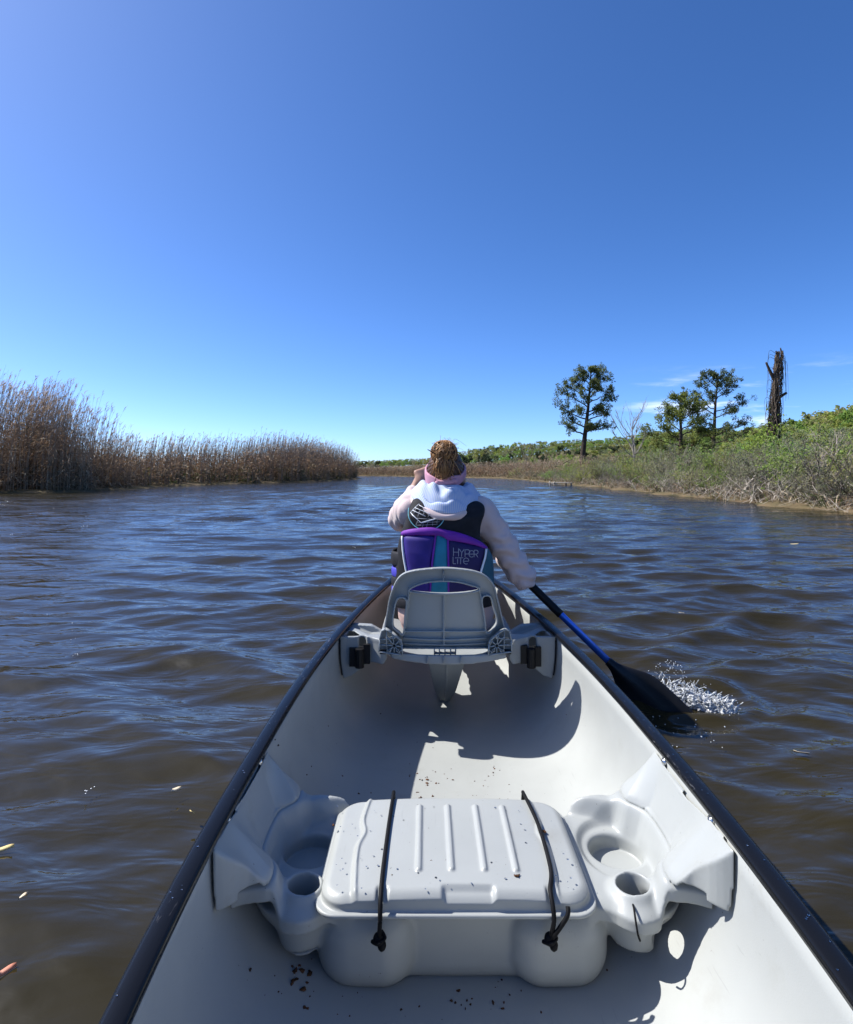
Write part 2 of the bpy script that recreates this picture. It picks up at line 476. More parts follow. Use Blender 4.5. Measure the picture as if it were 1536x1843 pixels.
# ---- water
def build_water():
    rng = np.random.default_rng(21)
    rr = 0.5 * np.exp(np.arange(0, 940) * 0.0071)
    aa = np.arange(-86, 86.01, 0.34) * np.pi / 180
    Rr, Aa = np.meshgrid(rr, aa, indexing='ij')
    X = CX + Rr * np.sin(Aa); Y = Rr * np.cos(Aa) - 0.0
    Z = np.zeros_like(X); DX = np.zeros_like(X); DY = np.zeros_like(X)
    sp = Rr * 0.0071
    bow = np.abs(X) - half_beam(np.clip(Y, Y_STERN, Y_BOW)) * 0.95
    hullband = smooth(0.0, 0.30, np.where((Y < Y_BOW + .1), bow, 1.0))
    near = smooth(4.2, 1.0, np.abs(X)) * smooth(6.5, 3.0, Y)
    groups = [(42, 0.036, 0.22, 1.15, -92, 20, None), (54, 0.033, 0.085, 0.24, -92, 30, None), (22, 0.040, 0.30, 0.85, -125, 9, 'L'), (22, 0.037, 0.30, 0.85, -48, 9, 'R')]
    for cnt, s, l0, l1, mean, spread, side in groups:
        for i in range(cnt):
            lam = l0 * (l1 / l0) ** ((i + rng.random()) / cnt)
            th = np.radians(mean + rng.normal() * spread)
            k = 2 * np.pi / lam; kx, ky = k * np.cos(th), k * np.sin(th)
            w = smooth(2.6, 5.5, lam / sp)
            if side == 'L': w = w * near * smooth(-0.1, -0.5, X)
            if side == 'R': w = w * near * smooth(0.1, 0.5, X)
            if side is None: w = w * (1 - 0.35 * near)
            amp = s / k * (0.75 + 0.5 * rng.random()) * (1.0 if lam < 1.2 else 0.75)
            ph = kx * X + ky * Y + rng.random() * 6.283
            Z += w * amp * np.sin(ph)
            c = w * amp * np.cos(ph) * 0.8
            DX += c * kx / k; DY += c * ky / k
    # gusts: patches of rougher and smoother surface
    g = 0.75 + 0.35 * np.sin(X * 0.55 + 1.3 * np.sin(Y * 0.23)) * np.sin(Y * 0.31 + 0.7 * np.sin(X * 0.4 + 2)) 
    g = g * (0.72 + 0.28 * smooth(1.2, 3.2, Y))
    sh = np.clip(-sd_poly(SHORE, X, Y) / 3.0, 0.12, 1.0)
    Z *= g * (0.35 + 0.65 * hullband) * sh
    X = X + DX * hullband * g; Y = Y + DY * hullband * g
    # the paddle's mound and hole
    pc = np.array([0.90, 2.33])
    d2 = (X - pc[0] - 0.10) ** 2 + ((Y - pc[1] - 0.08) * 1.3) ** 2
    Z += 0.045 * np.exp(-d2 / 0.012) * (1 + 0.5 * np.sin(X * 60 + 3 * np.sin(Y * 40))) + 0.02 * np.exp(-((np.sqrt(d2) - 0.26) / 0.05) ** 2)
    d3 = (X - pc[0] + 0.06) ** 2 + ((Y - pc[1] + 0.14)) ** 2
    Z -= 0.02 * np.exp(-d3 / 0.02)
    # the hull displaces the water
    hw = (half_beam(np.clip(Y, Y_STERN, Y_BOW))) * 0.955 - 0.012
    inside = (np.abs(X) < hw) & (Y < Y_BOW - 0.06)
    Z = np.where(inside, -0.30, Z)
    v = np.stack([X, Y, Z], -1).reshape(-1, 3)
    n1, n2 = X.shape
    a, b = np.meshgrid(np.arange(n1 - 1), np.arange(n2 - 1), indexing='ij')
    q = np.stack([a * n2 + b, a * n2 + b + 1, (a + 1) * n2 + b + 1, (a + 1) * n2 + b], -1).reshape(-1, 4)
    o = obj('water', v, q, None)
    lod = smooth(1.5, 30.0, Rr).ravel().astype(np.float32)
    at = o.data.attributes.new('far_ripple', 'FLOAT', 'POINT'); at.data.foreach_set('value', lod)
    m, nt, b = nodes_of('brown river water')
    lk = nt.links.new
    b.inputs['Roughness'].default_value = 0.045
    b.inputs['IOR'].default_value = 1.34
    tc = nt.nodes.new('ShaderNodeTexCoord')
    n0 = nt.nodes.new('ShaderNodeTexNoise'); n0.inputs['Scale'].default_value = 0.8; n0.inputs['Detail'].default_value = 4
    lk(tc.outputs['Object'], n0.inputs['Vector'])
    mx = nt.nodes.new('ShaderNodeMix'); mx.data_type = 'RGBA'
    mx.inputs[6].default_value = (0.0270, 0.0215, 0.0080, 1); mx.inputs[7].default_value = (0.0205, 0.0165, 0.0065, 1)
    lk(n0.outputs['Fac'], mx.inputs[0]); lk(mx.outputs[2], b.inputs['Base Color'])
    def ripple(sx, sy, rot, scale, dist, det):
        mp = nt.nodes.new('ShaderNodeMapping'); mp.inputs['Scale'].default_value = (sx, sy, 1); mp.inputs['Rotation'].default_value = (0, 0, R(rot))
        lk(tc.outputs['Object'], mp.inputs['Vector'])
        n = nt.nodes.new('ShaderNodeTexNoise'); n.inputs['Scale'].default_value = scale; n.inputs['Detail'].default_value = det
        n.inputs['Roughness'].default_value = 0.55; n.inputs['Distortion'].default_value = dist
        lk(mp.outputs['Vector'], n.inputs['Vector'])
        return n.outputs['Fac']
    at = nt.nodes.new('ShaderNodeAttribute'); at.attribute_name = 'far_ripple'
    b1 = nt.nodes.new('ShaderNodeBump'); b1.inputs['Distance'].default_value = 0.032; b1.inputs['Strength'].default_value = 0.4
    lk(ripple(0.6, 1.6, 12, 4.5, 0.5, 3), b1.inputs['Height'])
    b2 = nt.nodes.new('ShaderNodeBump'); b2.inputs['Distance'].default_value = 0.27
    lk(ripple(0.5, 1.4, -8, 1.5, 0.4, 5), b2.inputs['Height'])
    ml = nt.nodes.new('ShaderNodeMath'); ml.operation = 'MULTIPLY'; ml.inputs[1].default_value = 0.95
    lk(at.outputs['Fac'], ml.inputs[0]); lk(ml.outputs[0], b2.inputs['Strength'])
    b3 = nt.nodes.new('ShaderNodeBump'); b3.inputs['Distance'].default_value = 0.006; b3.inputs['Strength'].default_value = 0.12
    lk(ripple(0.8, 1.7, 20, 19.0, 0.8, 3), b3.inputs['Height']); lk(b3.outputs['Normal'], b1.inputs['Normal'])
    lk(b1.outputs['Normal'], b2.inputs['Normal']); lk(b2.outputs['Normal'], b.inputs['Normal'])
    o.data.materials.append(m)
    tag(o, kind='structure')
    return o
water = build_water()

# pale sand spit at the foot of the left reeds
def sand_spit():
    a = np.linspace(0, 2 * np.pi, 40, endpoint=False)
    rings = []
    c = PZ(437, 867.5, 0.02)
    for s, z in ((1.0, -0.04), (0.8, 0.05), (0.45, 0.09), (0.05, 0.10)):
        rr_ = s * (1 + 0.15 * np.sin(3 * a + 1) + 0.1 * np.sin(5 * a))
        rings.append(np.stack([c[0] + 2.6 * rr_ * np.cos(a) + 0.6 * rr_ * np.sin(a), c[1] + 1.6 + 2.2 * rr_ * np.sin(a), np.full(40, z) + 0.01 * np.sin(7 * a)], -1))
    v = np.concatenate(rings)
    q = []
    for r_ in range(3):
        for k in range(40): q.append([r_ * 40 + k, r_ * 40 + (k + 1) % 40, (r_ + 1) * 40 + (k + 1) % 40, (r_ + 1) * 40 + k])
    o = obj('sand_bar', v, np.array(q), mat('pale sand', (0.52, 0.45, 0.36), 0.95, 0.1, bump=0.4, bscale=30))
    tag(o, kind='structure')
sand_spit()
# ================================================================ CANOE
def plastic(name, col, rough, bump):
    """rotomoulded plastic: orange-peel grain, faint tone drift, rubbed-in dirt, fine scratches"""
    m, nt, b = nodes_of(name); lk = nt.links.new
    tc = nt.nodes.new('ShaderNodeTexCoord')
    def noise(scale, det, rgh=0.55, st=None, rot=0.0, dist=0.0):
        vec = tc.outputs['Object']
        if st:
            mp = nt.nodes.new('ShaderNodeMapping'); mp.inputs['Scale'].default_value = st; mp.inputs['Rotation'].default_value = (0, 0, rot); lk(vec, mp.inputs['Vector']); vec = mp.outputs['Vector']
        n = nt.nodes.new('ShaderNodeTexNoise'); n.inputs['Scale'].default_value = scale; n.inputs['Detail'].default_value = det; n.inputs['Roughness'].default_value = rgh; n.inputs['Distortion'].default_value = dist
        lk(vec, n.inputs['Vector']); return n.outputs['Fac']
    def rng_(src, a, b_, lo=0.0, hi=1.0):
        r = nt.nodes.new('ShaderNodeMapRange'); r.inputs['From Min'].default_value = a; r.inputs['From Max'].default_value = b_; r.inputs['To Min'].default_value = lo; r.inputs['To Max'].default_value = hi
        lk(src, r.inputs['Value']); return r.outputs['Result']
    def mul(a, b_):
        q = nt.nodes.new('ShaderNodeMath'); q.operation = 'MULTIPLY'
        lk(a, q.inputs[0])
        if isinstance(b_, float): q.inputs[1].default_value = b_
        else: lk(b_, q.inputs[1])
        return q.outputs[0]
    def mix(fac, c0, c1):
        x = nt.nodes.new('ShaderNodeMix'); x.data_type = 'RGBA'; lk(fac, x.inputs[0])
        if isinstance(c0, tuple): x.inputs[6].default_value = (*c0, 1)
        else: lk(c0, x.inputs[6])
        x.inputs[7].default_value = (*c1, 1); return x.outputs[2]
    c = mix(rng_(noise(4.0, 4), 0.35, 0.65), tuple(k * 1.03 for k in col), tuple(k * 0.955 for k in col))
    stain = mul(rng_(noise(7.0, 9, 0.68), 0.56, 0.74), rng_(noise(2.1, 3), 0.45, 0.65))
    c = mix(mul(stain, 0.60), c, (col[0] * 0.66, col[1] * 0.60, col[2] * 0.50))
    scr = mul(rng_(noise(1.0, 3, 0.6, (260, 9, 60), 0.5), 0.66, 0.70), rng_(noise(5.0, 2), 0.5, 0.6))
    c = mix(mul(scr, 0.30), c, tuple(k * 0.6 for k in col))
    speck = mul(rng_(noise(150.0, 2, 0.5), 0.735, 0.765), rng_(noise(9.0, 3), 0.48, 0.60))
    c = mix(mul(speck, 0.8), c, (0.06, 0.045, 0.03))
    lk(c, b.inputs['Base Color'])
    lk(rng_(noise(11.0, 4), 0.3, 0.7, rough - 0.07, rough + 0.09), b.inputs['Roughness'])
    b.inputs['Specular IOR Level'].default_value = 0.4
    bp = nt.nodes.new('ShaderNodeBump'); bp.inputs['Strength'].default_value = bump; bp.inputs['Distance'].default_value = 0.0012
    lk(noise(430.0, 2), bp.inputs['Height'])
    b2 = nt.nodes.new('ShaderNodeBump'); b2.inputs['Strength'].default_value = 0.06; b2.inputs['Distance'].default_value = 0.01; lk(noise(9.0, 2), b2.inputs['Height'])
    lk(bp.outputs['Normal'], b2.inputs['Normal']); lk(b2.outputs['Normal'], b.inputs['Normal'])
    return m
M_HULL = plastic('pale grey hull plastic', (0.348, 0.357, 0.341), 0.42, 0.16)
M_SEAT = plastic('pale grey moulded plastic', (0.330, 0.341, 0.328), 0.36, 0.12)
M_BOW = plastic('grey ribbed seat plastic', (0.27, 0.285, 0.285), 0.45, 0.14)
M_CORD = mat('black elastic cord', (0.006, 0.006, 0.007), 0.65, 0.15, bump=0.6, bscale=900)
M_CLIP = mat('black clip plastic', (0.006, 0.006, 0.007), 0.5, 0.25)
M_STEEL = mat('stainless screw', (0.62, 0.62, 0.62), 0.25, 0.5, metal=1.0)
M_DARK = mat('dark sealing foam', (0.012, 0.012, 0.014), 0.8, 0.2)

def gunwale_material():
    m, nt, b = nodes_of('scuffed black vinyl gunwale')
    lk = nt.links.new
    tc = nt.nodes.new('ShaderNodeTexCoord')
    mp = nt.nodes.new('ShaderNodeMapping'); mp.inputs['Scale'].default_value = (110, 16, 40); mp.inputs['Rotation'].default_value = (0, 0, R(24))
    n1 = nt.nodes.new('ShaderNodeTexNoise'); n1.inputs['Scale'].default_value = 1.0; n1.inputs['Detail'].default_value = 5; n1.inputs['Roughness'].default_value = 0.7
    n2 = nt.nodes.new('ShaderNodeTexNoise'); n2.inputs['Scale'].default_value = 3.2; n2.inputs['Detail'].default_value = 3
    lk(tc.outputs['Object'], mp.inputs['Vector']); lk(mp.outputs['Vector'], n1.inputs['Vector']); lk(tc.outputs['Object'], n2.inputs['Vector'])
    r1 = nt.nodes.new('ShaderNodeMapRange'); r1.inputs['From Min'].default_value = 0.60; r1.inputs['From Max'].default_value = 0.74
    r2 = nt.nodes.new('ShaderNodeMapRange'); r2.inputs['From Min'].default_value = 0.50; r2.inputs['From Max'].default_value = 0.62
    lk(n1.outputs['Fac'], r1.inputs['Value']); lk(n2.outputs['Fac'], r2.inputs['Value'])
    mu = nt.nodes.new('ShaderNodeMath'); mu.operation = 'MULTIPLY'
    lk(r1.outputs['Result'], mu.inputs[0]); lk(r2.outputs['Result'], mu.inputs[1])
    mx = nt.nodes.new('ShaderNodeMix'); mx.data_type = 'RGBA'
    mx.inputs[6].default_value = (0.006, 0.0063, 0.0075, 1); mx.inputs[7].default_value = (0.14, 0.14, 0.145, 1)
    lk(mu.outputs[0], mx.inputs[0]); lk(mx.outputs[2], b.inputs['Base Color'])
    rr = nt.nodes.new('ShaderNodeMapRange'); rr.inputs['To Min'].default_value = 0.16; rr.inputs['To Max'].default_value = 0.30
    lk(n2.outputs['Fac'], rr.inputs['Value']); lk(rr.outputs['Result'], b.inputs['Roughness'])
    b.inputs['Specular IOR Level'].default_value = 0.17
    bp = nt.nodes.new('ShaderNodeBump'); bp.inputs['Strength'].default_value = 0.25; bp.inputs['Distance'].default_value = 0.001
    lk(n1.outputs['Fac'], bp.inputs['Height']); lk(bp.outputs['Normal'], b.inputs['Normal'])
    return m
M_GUN = gunwale_material()

canoe = tag(empty('canoe', (0, 1.44, 0)), 'pale grey canoe with black gunwales, moulded seats and a centre bench', 'canoe')
canoe_inv = Matrix.Translation((0, -1.44, 0))
def under(o, parent=canoe):
    """parent a mesh built in world coordinates without moving it"""
    o.parent = parent
    p = parent; mtx = Matrix.Identity(4)
    off = Vector((0, 0, 0))
    while p is not None: off += p.location; p = p.parent
    o.location = o.location - off
    return o

def build_hull():
    Ys = np.concatenate([np.linspace(Y_STERN, -0.5, 8), np.linspace(-0.45, 3.3, 90), np.linspace(3.34, Y_BOW, 14)])
    hs = np.sin(np.linspace(0, 1, 26) * np.pi / 2) ** 1.15           # 0 floor centre -> 1 gunwale
    hs = np.concatenate([[0.0], np.linspace(0.0008, 1, 1)[:0], hs[1:]])
    def skin(off):
        rows = []
        for Y in Ys:
            b = max(float(half_beam(Y)) - 0.014 + off, 0.004); zf = float(floor_z(Y)) - off * 1.0; zg = float(sheer(Y)) - 0.006
            t = np.linspace(-1, 1, 61)
            ang = t * np.pi / 2
            x = b * np.sign(np.sin(ang)) * np.abs(np.sin(ang)) ** (2 / EXP)
            z = zg - (zg - zf) * np.abs(np.cos(ang)) ** (2 / EXP)
            rows.append(np.stack([x, np.full(61, Y), z], -1))
        return np.array(rows)
    inn = skin(0.0); out = skin(0.012)
    n1, n2 = inn.shape[:2]
    a, b = np.meshgrid(np.arange(n1 - 1), np.arange(n2 - 1), indexing='ij')
    q = np.stack([a * n2 + b, a * n2 + b + 1, (a + 1) * n2 + b + 1, (a + 1) * n2 + b], -1).reshape(-1, 4)
    N = n1 * n2
    qo = q[:, ::-1] + N
    rim = []
    for i in range(n1 - 1):
        rim.append([i * n2, (i + 1) * n2, (i + 1) * n2 + N, i * n2 + N])
        j = n2 - 1
        rim.append([i * n2 + j, i * n2 + j + N, (i + 1) * n2 + j + N, (i + 1) * n2 + j])
    v = np.concatenate([inn.reshape(-1, 3), out.reshape(-1, 3)])
    return under(obj('hull', v, [np.concatenate([q, qo, np.array(rim)])], M_HULL))
build_hull()

def build_gunwale(s):
    Ys = np.concatenate([np.linspace(Y_STERN + 0.02, 3.3, 110), np.linspace(3.33, Y_BOW + 0.01, 16)])
    prof = np.array([(0.002, -0.026), (0.0035, -0.004), (0.001, 0.003), (-0.005, 0.0050), (-0.0255, 0.0050), (-0.0300, 0.0025), (-0.0312, -0.003), (-0.0305, -0.010), (-0.0285, -0.011), (-0.0275, -0.005), (-0.004, -0.005), (-0.0035, -0.026)])
    v = []
    for Y in Ys:
        b = float(half_beam(Y)); z = float(sheer(Y))
        x = np.maximum(b + prof[:, 0], 0.0005)
        v.append(np.stack([s * x, np.full(len(prof), Y), z + prof[:, 1]], -1))
    v = np.array(v); n1, n2 = v.shape[:2]
    a, b = np.meshgrid(np.arange(n1 - 1), np.arange(n2), indexing='ij'); b2 = (b + 1) % n2
    q = np.stack([a * n2 + b, a * n2 + b2, (a + 1) * n2 + b2, (a + 1) * n2 + b], -1).reshape(-1, 4)
    if s > 0: q = q[:, ::-1]
    return under(obj('gunwale', v.reshape(-1, 3), q, M_GUN))
build_gunwale(-1); build_gunwale(1)

# bow deck cap
def build_deck():
    Ys = np.linspace(3.22, Y_BOW, 14); v = []
    for Y in Ys:
        b = max(float(half_beam(Y)) - 0.02, 0.004); t = np.linspace(-1, 1, 9)
        v.append(np.stack([b * t, np.full(9, Y), float(sheer(Y)) - 0.004 + 0.02 * (1 - t ** 2)], -1))
    v = np.array(v).reshape(-1, 3)
    a, b = np.meshgrid(np.arange(13), np.arange(8), indexing='ij')
    q = np.stack([a * 9 + b, a * 9 + b + 1, (a + 1) * 9 + b + 1, (a + 1) * 9 + b], -1).reshape(-1, 4)
    under(obj('bow_deck', v, q, M_GUN))
build_deck()

def screw(at, normal, parent, r=0.006):
    m = MB(); n = np.asarray(normal, float); n /= np.linalg.norm(n)
    at = np.asarray(at, float)
    m.tube([at - n * 0.003, at + n * 0.0015, at + n * 0.003], [r, r, r * 0.6], 10)
    m.tube([at - n * 0.004, at + n * 0.0005], [r * 1.5, r * 1.5], 12)
    return under(m.build('screw', M_STEEL), parent)

# ---------------------------------------------------------------- centre bench seat
HZ = lambda H: CZ - H
def plate_z(x, y):
    """the side plate climbs from its inner edge to the hull"""
    ax = np.abs(x) + 0 * y; yy = y + 0 * ax
    d = sd_segs(INNER, ax[:, :, 0], yy[:, :, 0])[:, :, None]
    dh = np.maximum(section(yy, np.clip((0.25 - floor_z(yy)) / (sheer(yy) - floor_z(yy)), 0, 1)) - ax, 0)
    return HZ(0.750) + 0.112 * (d / (d + dh + 0.004)) ** 1.1
def deck_z(x, y):
    ax = (np.abs(x) + 0 * y); yy = (y + 0 * ax)
    a2, y2 = ax[:, :, 0], yy[:, :, 0]
    dp = sd_poly(chaikin(PLATE), a2, y2)[:, :, None]
    z = HZ(0.805) + 0 * dp
    # ridge along the far edge, from the plate's far corner to the lid
    ds = sd_segs([(0.27, 1.398), (0.378, 1.362)], a2, y2)[:, :, None]
    rid = smooth(0.034, 0.008, ds)
    z = z * (1 - rid) + HZ(0.768) * rid
    # tray round the big cup
    e = np.sqrt(((ax - 0.330) / 0.078) ** 2 + ((yy - 1.250) / 0.098) ** 2)
    tray = smooth(1.14, 0.90, e)
    z = z * (1 - tray) + tray * HZ(0.818)
    lob = smooth(0.070, 0.046, np.sqrt((ax - 0.315) ** 2 + (yy - 1.115) ** 2))
    z = z * (1 - lob) + lob * HZ(0.806)
    t = smooth(0.032, 0.002, dp)
    return z * (1 - t) + (HZ(0.757) - 0.035 * smooth(0.0, -0.03, dp) * 0) * t

WING = [(0.20, 1.36), (0.27, 1.385), (0.315, 1.398), (0.375, 1.415), (0.412, 1.36), (0.452, 1.30), (0.455, 1.035), (0.425, 1.058), (0.400, 1.066), (0.374, 1.068),
        (0.362, 1.074), (0.345, 1.058), (0.312, 1.049), (0.285, 1.06), (0.262, 1.085), (0.2, 1.09)]
INNER = [(0.381, 1.42), (0.376, 1.375), (0.376, 1.338), (0.396, 1.318), (0.413, 1.295), (0.413, 1.18), (0.402, 1.150), (0.376, 1.130), (0.367, 1.095), (0.372, 1.066)]
PLATE = [(0.47, 1.360), (0.425, 1.362), (0.382, 1.392)] + INNER[1:] + [(0.385, 1.052), (0.402, 1.046), (0.425, 1.008), (0.47, 0.985)]

def build_bench():
    v = Vol((-0.48, 0.96, -0.06), (0.48, 1.44, 0.36), 0.0034)
    # storage box, two pads standing proud of the near face
    v.union(sd_box((-0.010, 1.242, 0.048), (0.268, 0.135, 0.090), 0.045))
    v.union(sd_box((-0.192, 1.200, 0.044), (0.100, 0.130, 0.090), 0.072), 0.008)
    v.union(sd_box((0.170, 1.200, 0.044), (0.100, 0.130, 0.090), 0.072), 0.008)
    v.cut(sd_cyl_z(0, 0, 0.0001, 9, 9))
    hull_in = lambda x, y: section(y, np.clip((0.25 - floor_z(y)) / (sheer(y) - floor_z(y)), 0, 1))
    for s in (-1, 1):
        wing = np.array(WING) * (s, 1); plate = np.array(PLATE) * (s, 1)
        sel = v.sl((-0.48, 0.96, -0.06) if s < 0 else (0.15, 0.96, -0.06), (-0.15, 1.44, 0.36) if s < 0 else (0.48, 1.44, 0.36))
        x, y, z = v.xyz(sel)
        d2 = sd_poly(chaikin(wing), x[:, :, 0], y[:, :, 0])[:, :, None].astype(np.float32)
        zd = deck_z(x, y)
        # thick rounded edge: the slab rolls over at its rim
        edge = np.clip(d2 + 0.020, 0, None)
        gx_, gy_ = np.gradient(zd[:, :, 0], v.h); gn = (1 / np.sqrt(1 + gx_ ** 2 + gy_ ** 2))[:, :, None]
        top = (z - (zd - 0.5 * edge ** 2 / 0.020 * 1.0)) * gn
        thick = 0.034
        slab = np.maximum(np.maximum(top, (zd - thick - z) * gn), d2)
        a = v.f[sel]; k = 0.014; h = np.clip(0.5 + 0.5 * (slab - a) / k, 0, 1)
        v.f[sel] = slab * (1 - h) + a * h - k * h * (1 - h)
        # rounded belly under the wing
        v.union(lambda X, Y, Z: np.maximum(sd_ell((s * 0.318, 1.225, HZ(0.80)), (0.125, 0.155, 0.125))(X, Y, Z), Z - HZ(0.825)), 0.010,
                (s * 0.318 - 0.16, 1.03, -0.06), (s * 0.318 + 0.16, 1.42, 0.2))
        v.capsule((s * 0.318, 1.118, HZ(0.825)), (s * 0.318, 1.125, HZ(0.875)), 0.050, 0.046, 0.012)
        # cups
        v.cut(sd_cyl_z(s * 0.330, 1.262, 0.056, HZ(0.852), 1), 0.012, (s * 0.33 - 0.09, 1.17, 0), (s * 0.33 + 0.09, 1.36, 0.3))
        v.cut(sd_cyl_z(s * 0.315, 1.118, 0.030, HZ(0.905) if s < 0 else -1, 1), 0.007, (s * 0.315 - 0.06, 1.05, -0.05), (s * 0.315 + 0.06, 1.19, 0.3))
    # light falls through the right drink hole onto the hull
    a0 = np.array([0.315, 1.118, HZ(0.815)]); b0 = a0 - np.array(to_sun) * 0.34
    dd_ = b0 - a0
    def shaft_cut(x, y, z):
        t = np.clip(((x - a0[0]) * dd_[0] + (y - a0[1]) * dd_[1] + (z - a0[2]) * dd_[2]) / float(dd_ @ dd_), 0, 1)
        return np.sqrt((x - a0[0] - t * dd_[0]) ** 2 + (y - a0[1] - t * dd_[1]) ** 2 + (z - a0[2] - t * dd_[2]) ** 2) - 0.0275
    v.cut(shaft_cut, 0.004)
    # stay inside the hull
    x, y, z = v.xyz(v.sl())
    hh = np.clip((z - floor_z(y)) / (sheer(y) - floor_z(y)), 0, 1)
    v.f = np.maximum(v.f, (np.abs(x) - section(y, hh) + 0.004)).astype(np.float32)
    o = under(v.obj('bench_seat', M_SEAT))
    return o
bench = build_bench()

def build_side_plate(s):
    """sloping wing screwed to the hull side"""
    lo = (-0.48, 0.95, 0.1) if s < 0 else (0.34, 0.95, 0.1); hi = (-0.34, 1.42, 0.36) if s < 0 else (0.48, 1.42, 0.36)
    v = Vol(lo, hi, 0.003)
    x, y, z = v.xyz(v.sl())
    plate = np.array(PLATE) * (s, 1)
    d2 = sd_poly(chaikin(plate), x[:, :, 0], y[:, :, 0])[:, :, None]
    ax = np.abs(x)
    zt = plate_z(x, y)
    gx_, gy_ = np.gradient(zt[:, :, 0], v.h); gn = (1 / np.sqrt(1 + gx_ ** 2 + gy_ ** 2))[:, :, None]
    edge = np.clip(d2 + 0.007, 0, None)
    low = np.where(y < 1.03, HZ(0.757), np.minimum(zt - 0.012, HZ(0.745)))
    f = np.maximum(np.maximum((z - (zt - 0.5 * edge ** 2 / 0.007)) * gn, low - z), d2)
    hh = np.clip((z - floor_z(y)) / (sheer(y) - floor_z(y)), 0, 1)
    v.f = np.maximum(f, ax - section(y, hh) + 0.003).astype(np.float32)
    o = under(v.obj('side_plate', M_SEAT), bench)
    for yy in (1.31, 1.09):
        hx = float(section(yy, np.array(0.93))) - 0.003
        screw((s * hx, yy, HZ(0.652)), (-s, 0, 0.15), bench)
    return o
bench.location = bench.location
build_side_plate(-1); build_side_plate(1)

def build_lid():
    x0, x1, y0, y1 = -0.288, 0.236, 1.047, 1.388
    cx, cy_, hx, hy = (x0 + x1) / 2, (y0 + y1) / 2, (x1 - x0) / 2, (y1 - y0) / 2
    v = Vol((x0 - .01, y0 - .01, 0.115), (x1 + .01, y1 + .01, 0.205), 0.0023)
    x, y, z = v.xyz(v.sl())
    def rr2(inset, r):
        qx = np.abs(x - cx) - (hx - inset - r); qy = np.abs(y - cy_) - (hy - inset - r)
        return np.sqrt(np.maximum(qx, 0) ** 2 + np.maximum(qy, 0) ** 2) + np.minimum(np.maximum(qx, qy), 0) - r
    d_fl = rr2(0.0, 0.045)
    d_top = rr2(0.010, 0.050)
    crown = HZ(0.760) - 0.010 * ((x - cx) / hx) ** 2 - 0.006 * ((y - cy_) / hy) ** 2
    top = crown + 0 * d_top
    # raised ribs
    for rx in (-0.095, -0.032, 0.031, 0.092):
        dd = np.sqrt((x - rx) ** 2 + np.maximum(np.abs(y - 1.222) - 0.105, 0) ** 2)
        top = top + 0.0048 * smooth(0.0085, 0.002, dd)
    # end panels stand a step lower, with a raised bead along the step
    for rx, sg in ((-0.222, -1), (0.168, 1)):
        bend = rx + sg * (-0.012) * ((y - 1.22) / 0.17)**2 - sg * 0.010 * np.exp(-((y - 1.235) / 0.030) ** 2)
        top = top - 0.0035 * smooth(-0.004, 0.004, (x - bend) * sg)
        top = top + 0.0045 * smooth(0.0075, 0.0015, np.abs(x - bend)) * smooth(1.05, 1.07, y)
    # finger notches at the two long edges
    n1 = smooth(0.055, 0.045, np.abs(x + 0.003)) * smooth(1.362, 1.372, y)
    n2 = smooth(0.052, 0.040, np.abs(x + 0.003)) * smooth(1.083, 1.070, y)
    top = top - 0.010 * n1 - 0.009 * n2
    # cord channels
    for rx in (-0.161, 0.150):
        top = top - 0.006 * smooth(0.013, 0.007, np.abs(x - rx)) * smooth(1.085, 1.07, y)
    edge = np.clip(d_top + 0.018, 0, None)
    f1 = np.maximum(np.maximum((z - (top - 0.55 * edge ** 2 / 0.018)) * 0.85, 0.130 - z), d_top)
    f2 = np.maximum(np.maximum(d_fl, z - 0.142), 0.1345 - z)
    k = 0.006; h = np.clip(0.5 + 0.5 * (f2 - f1) / k, 0, 1)
    v.f = (f2 * (1 - h) + f1 * h - k * h * (1 - h)).astype(np.float32)
    return under(v.obj('storage_lid', M_SEAT), bench)
build_lid()

def build_cords():
    def cord(pts, r=0.0042):
        m = MB(); m.tube(spline(pts, 8), r, 8); return under(m.build('bungee_cord', M_CORD), bench)
    zt = HZ(0.760)
    def along(xs):
        return [(xs[0], 1.395, HZ(0.80)), (xs[0], 1.388, HZ(0.770)), (xs[0], 1.375, zt - 0.002), (xs[1], 1.25, zt + 0.001), (xs[2], 1.12, zt - 0.001),
                (xs[3], 1.070, zt - 0.007), (xs[3], 1.047, zt - 0.022), (xs[3], 1.040, HZ(0.805)), (xs[4], 1.050, HZ(0.845))]
    cord(along((-0.158, -0.161, -0.163, -0.163, -0.166)))
    cord(along((0.150, 0.160, 0.158, 0.147, 0.142)))
    cord([(0.142, 1.050, HZ(0.845)), (0.152, 1.038, HZ(0.82)), (0.170, 1.036, HZ(0.79)), (0.173, 1.044, HZ(0.779))])
    for x in (-0.166, 0.142):
        m = MB()
        m.ball((x, 1.050, HZ(0.842)), (0.0105, 0.010, 0.012), 10, 7)
        m.ball((x + 0.006, 1.046, HZ(0.850)), (0.008, 0.009, 0.010), 9, 6)
        m.tube(spline([(x - 0.012, 1.052, HZ(0.848)), (x, 1.039, HZ(0.842)), (x + 0.011, 1.047, HZ(0.838)), (x + 0.004, 1.054, HZ(0.830))], 6), 0.0035, 6)
        under(m.build('cord_knot', M_CORD), bench)
    m = MB()
    a = PZ(1121, 1606, HZ(0.81)); 
    m.tube(spline([(0.305, 1.105, HZ(0.85)), (0.303, 1.088, HZ(0.808)), (0.300, 1.070, HZ(0.800)), (0.296, 1.050, HZ(0.806)), (0.297, 1.041, HZ(0.825)), (0.303, 1.046, HZ(0.842))], 8), 0.0019, 6)
    under(m.build('thin_cord', M_CORD), bench)
build_cords()

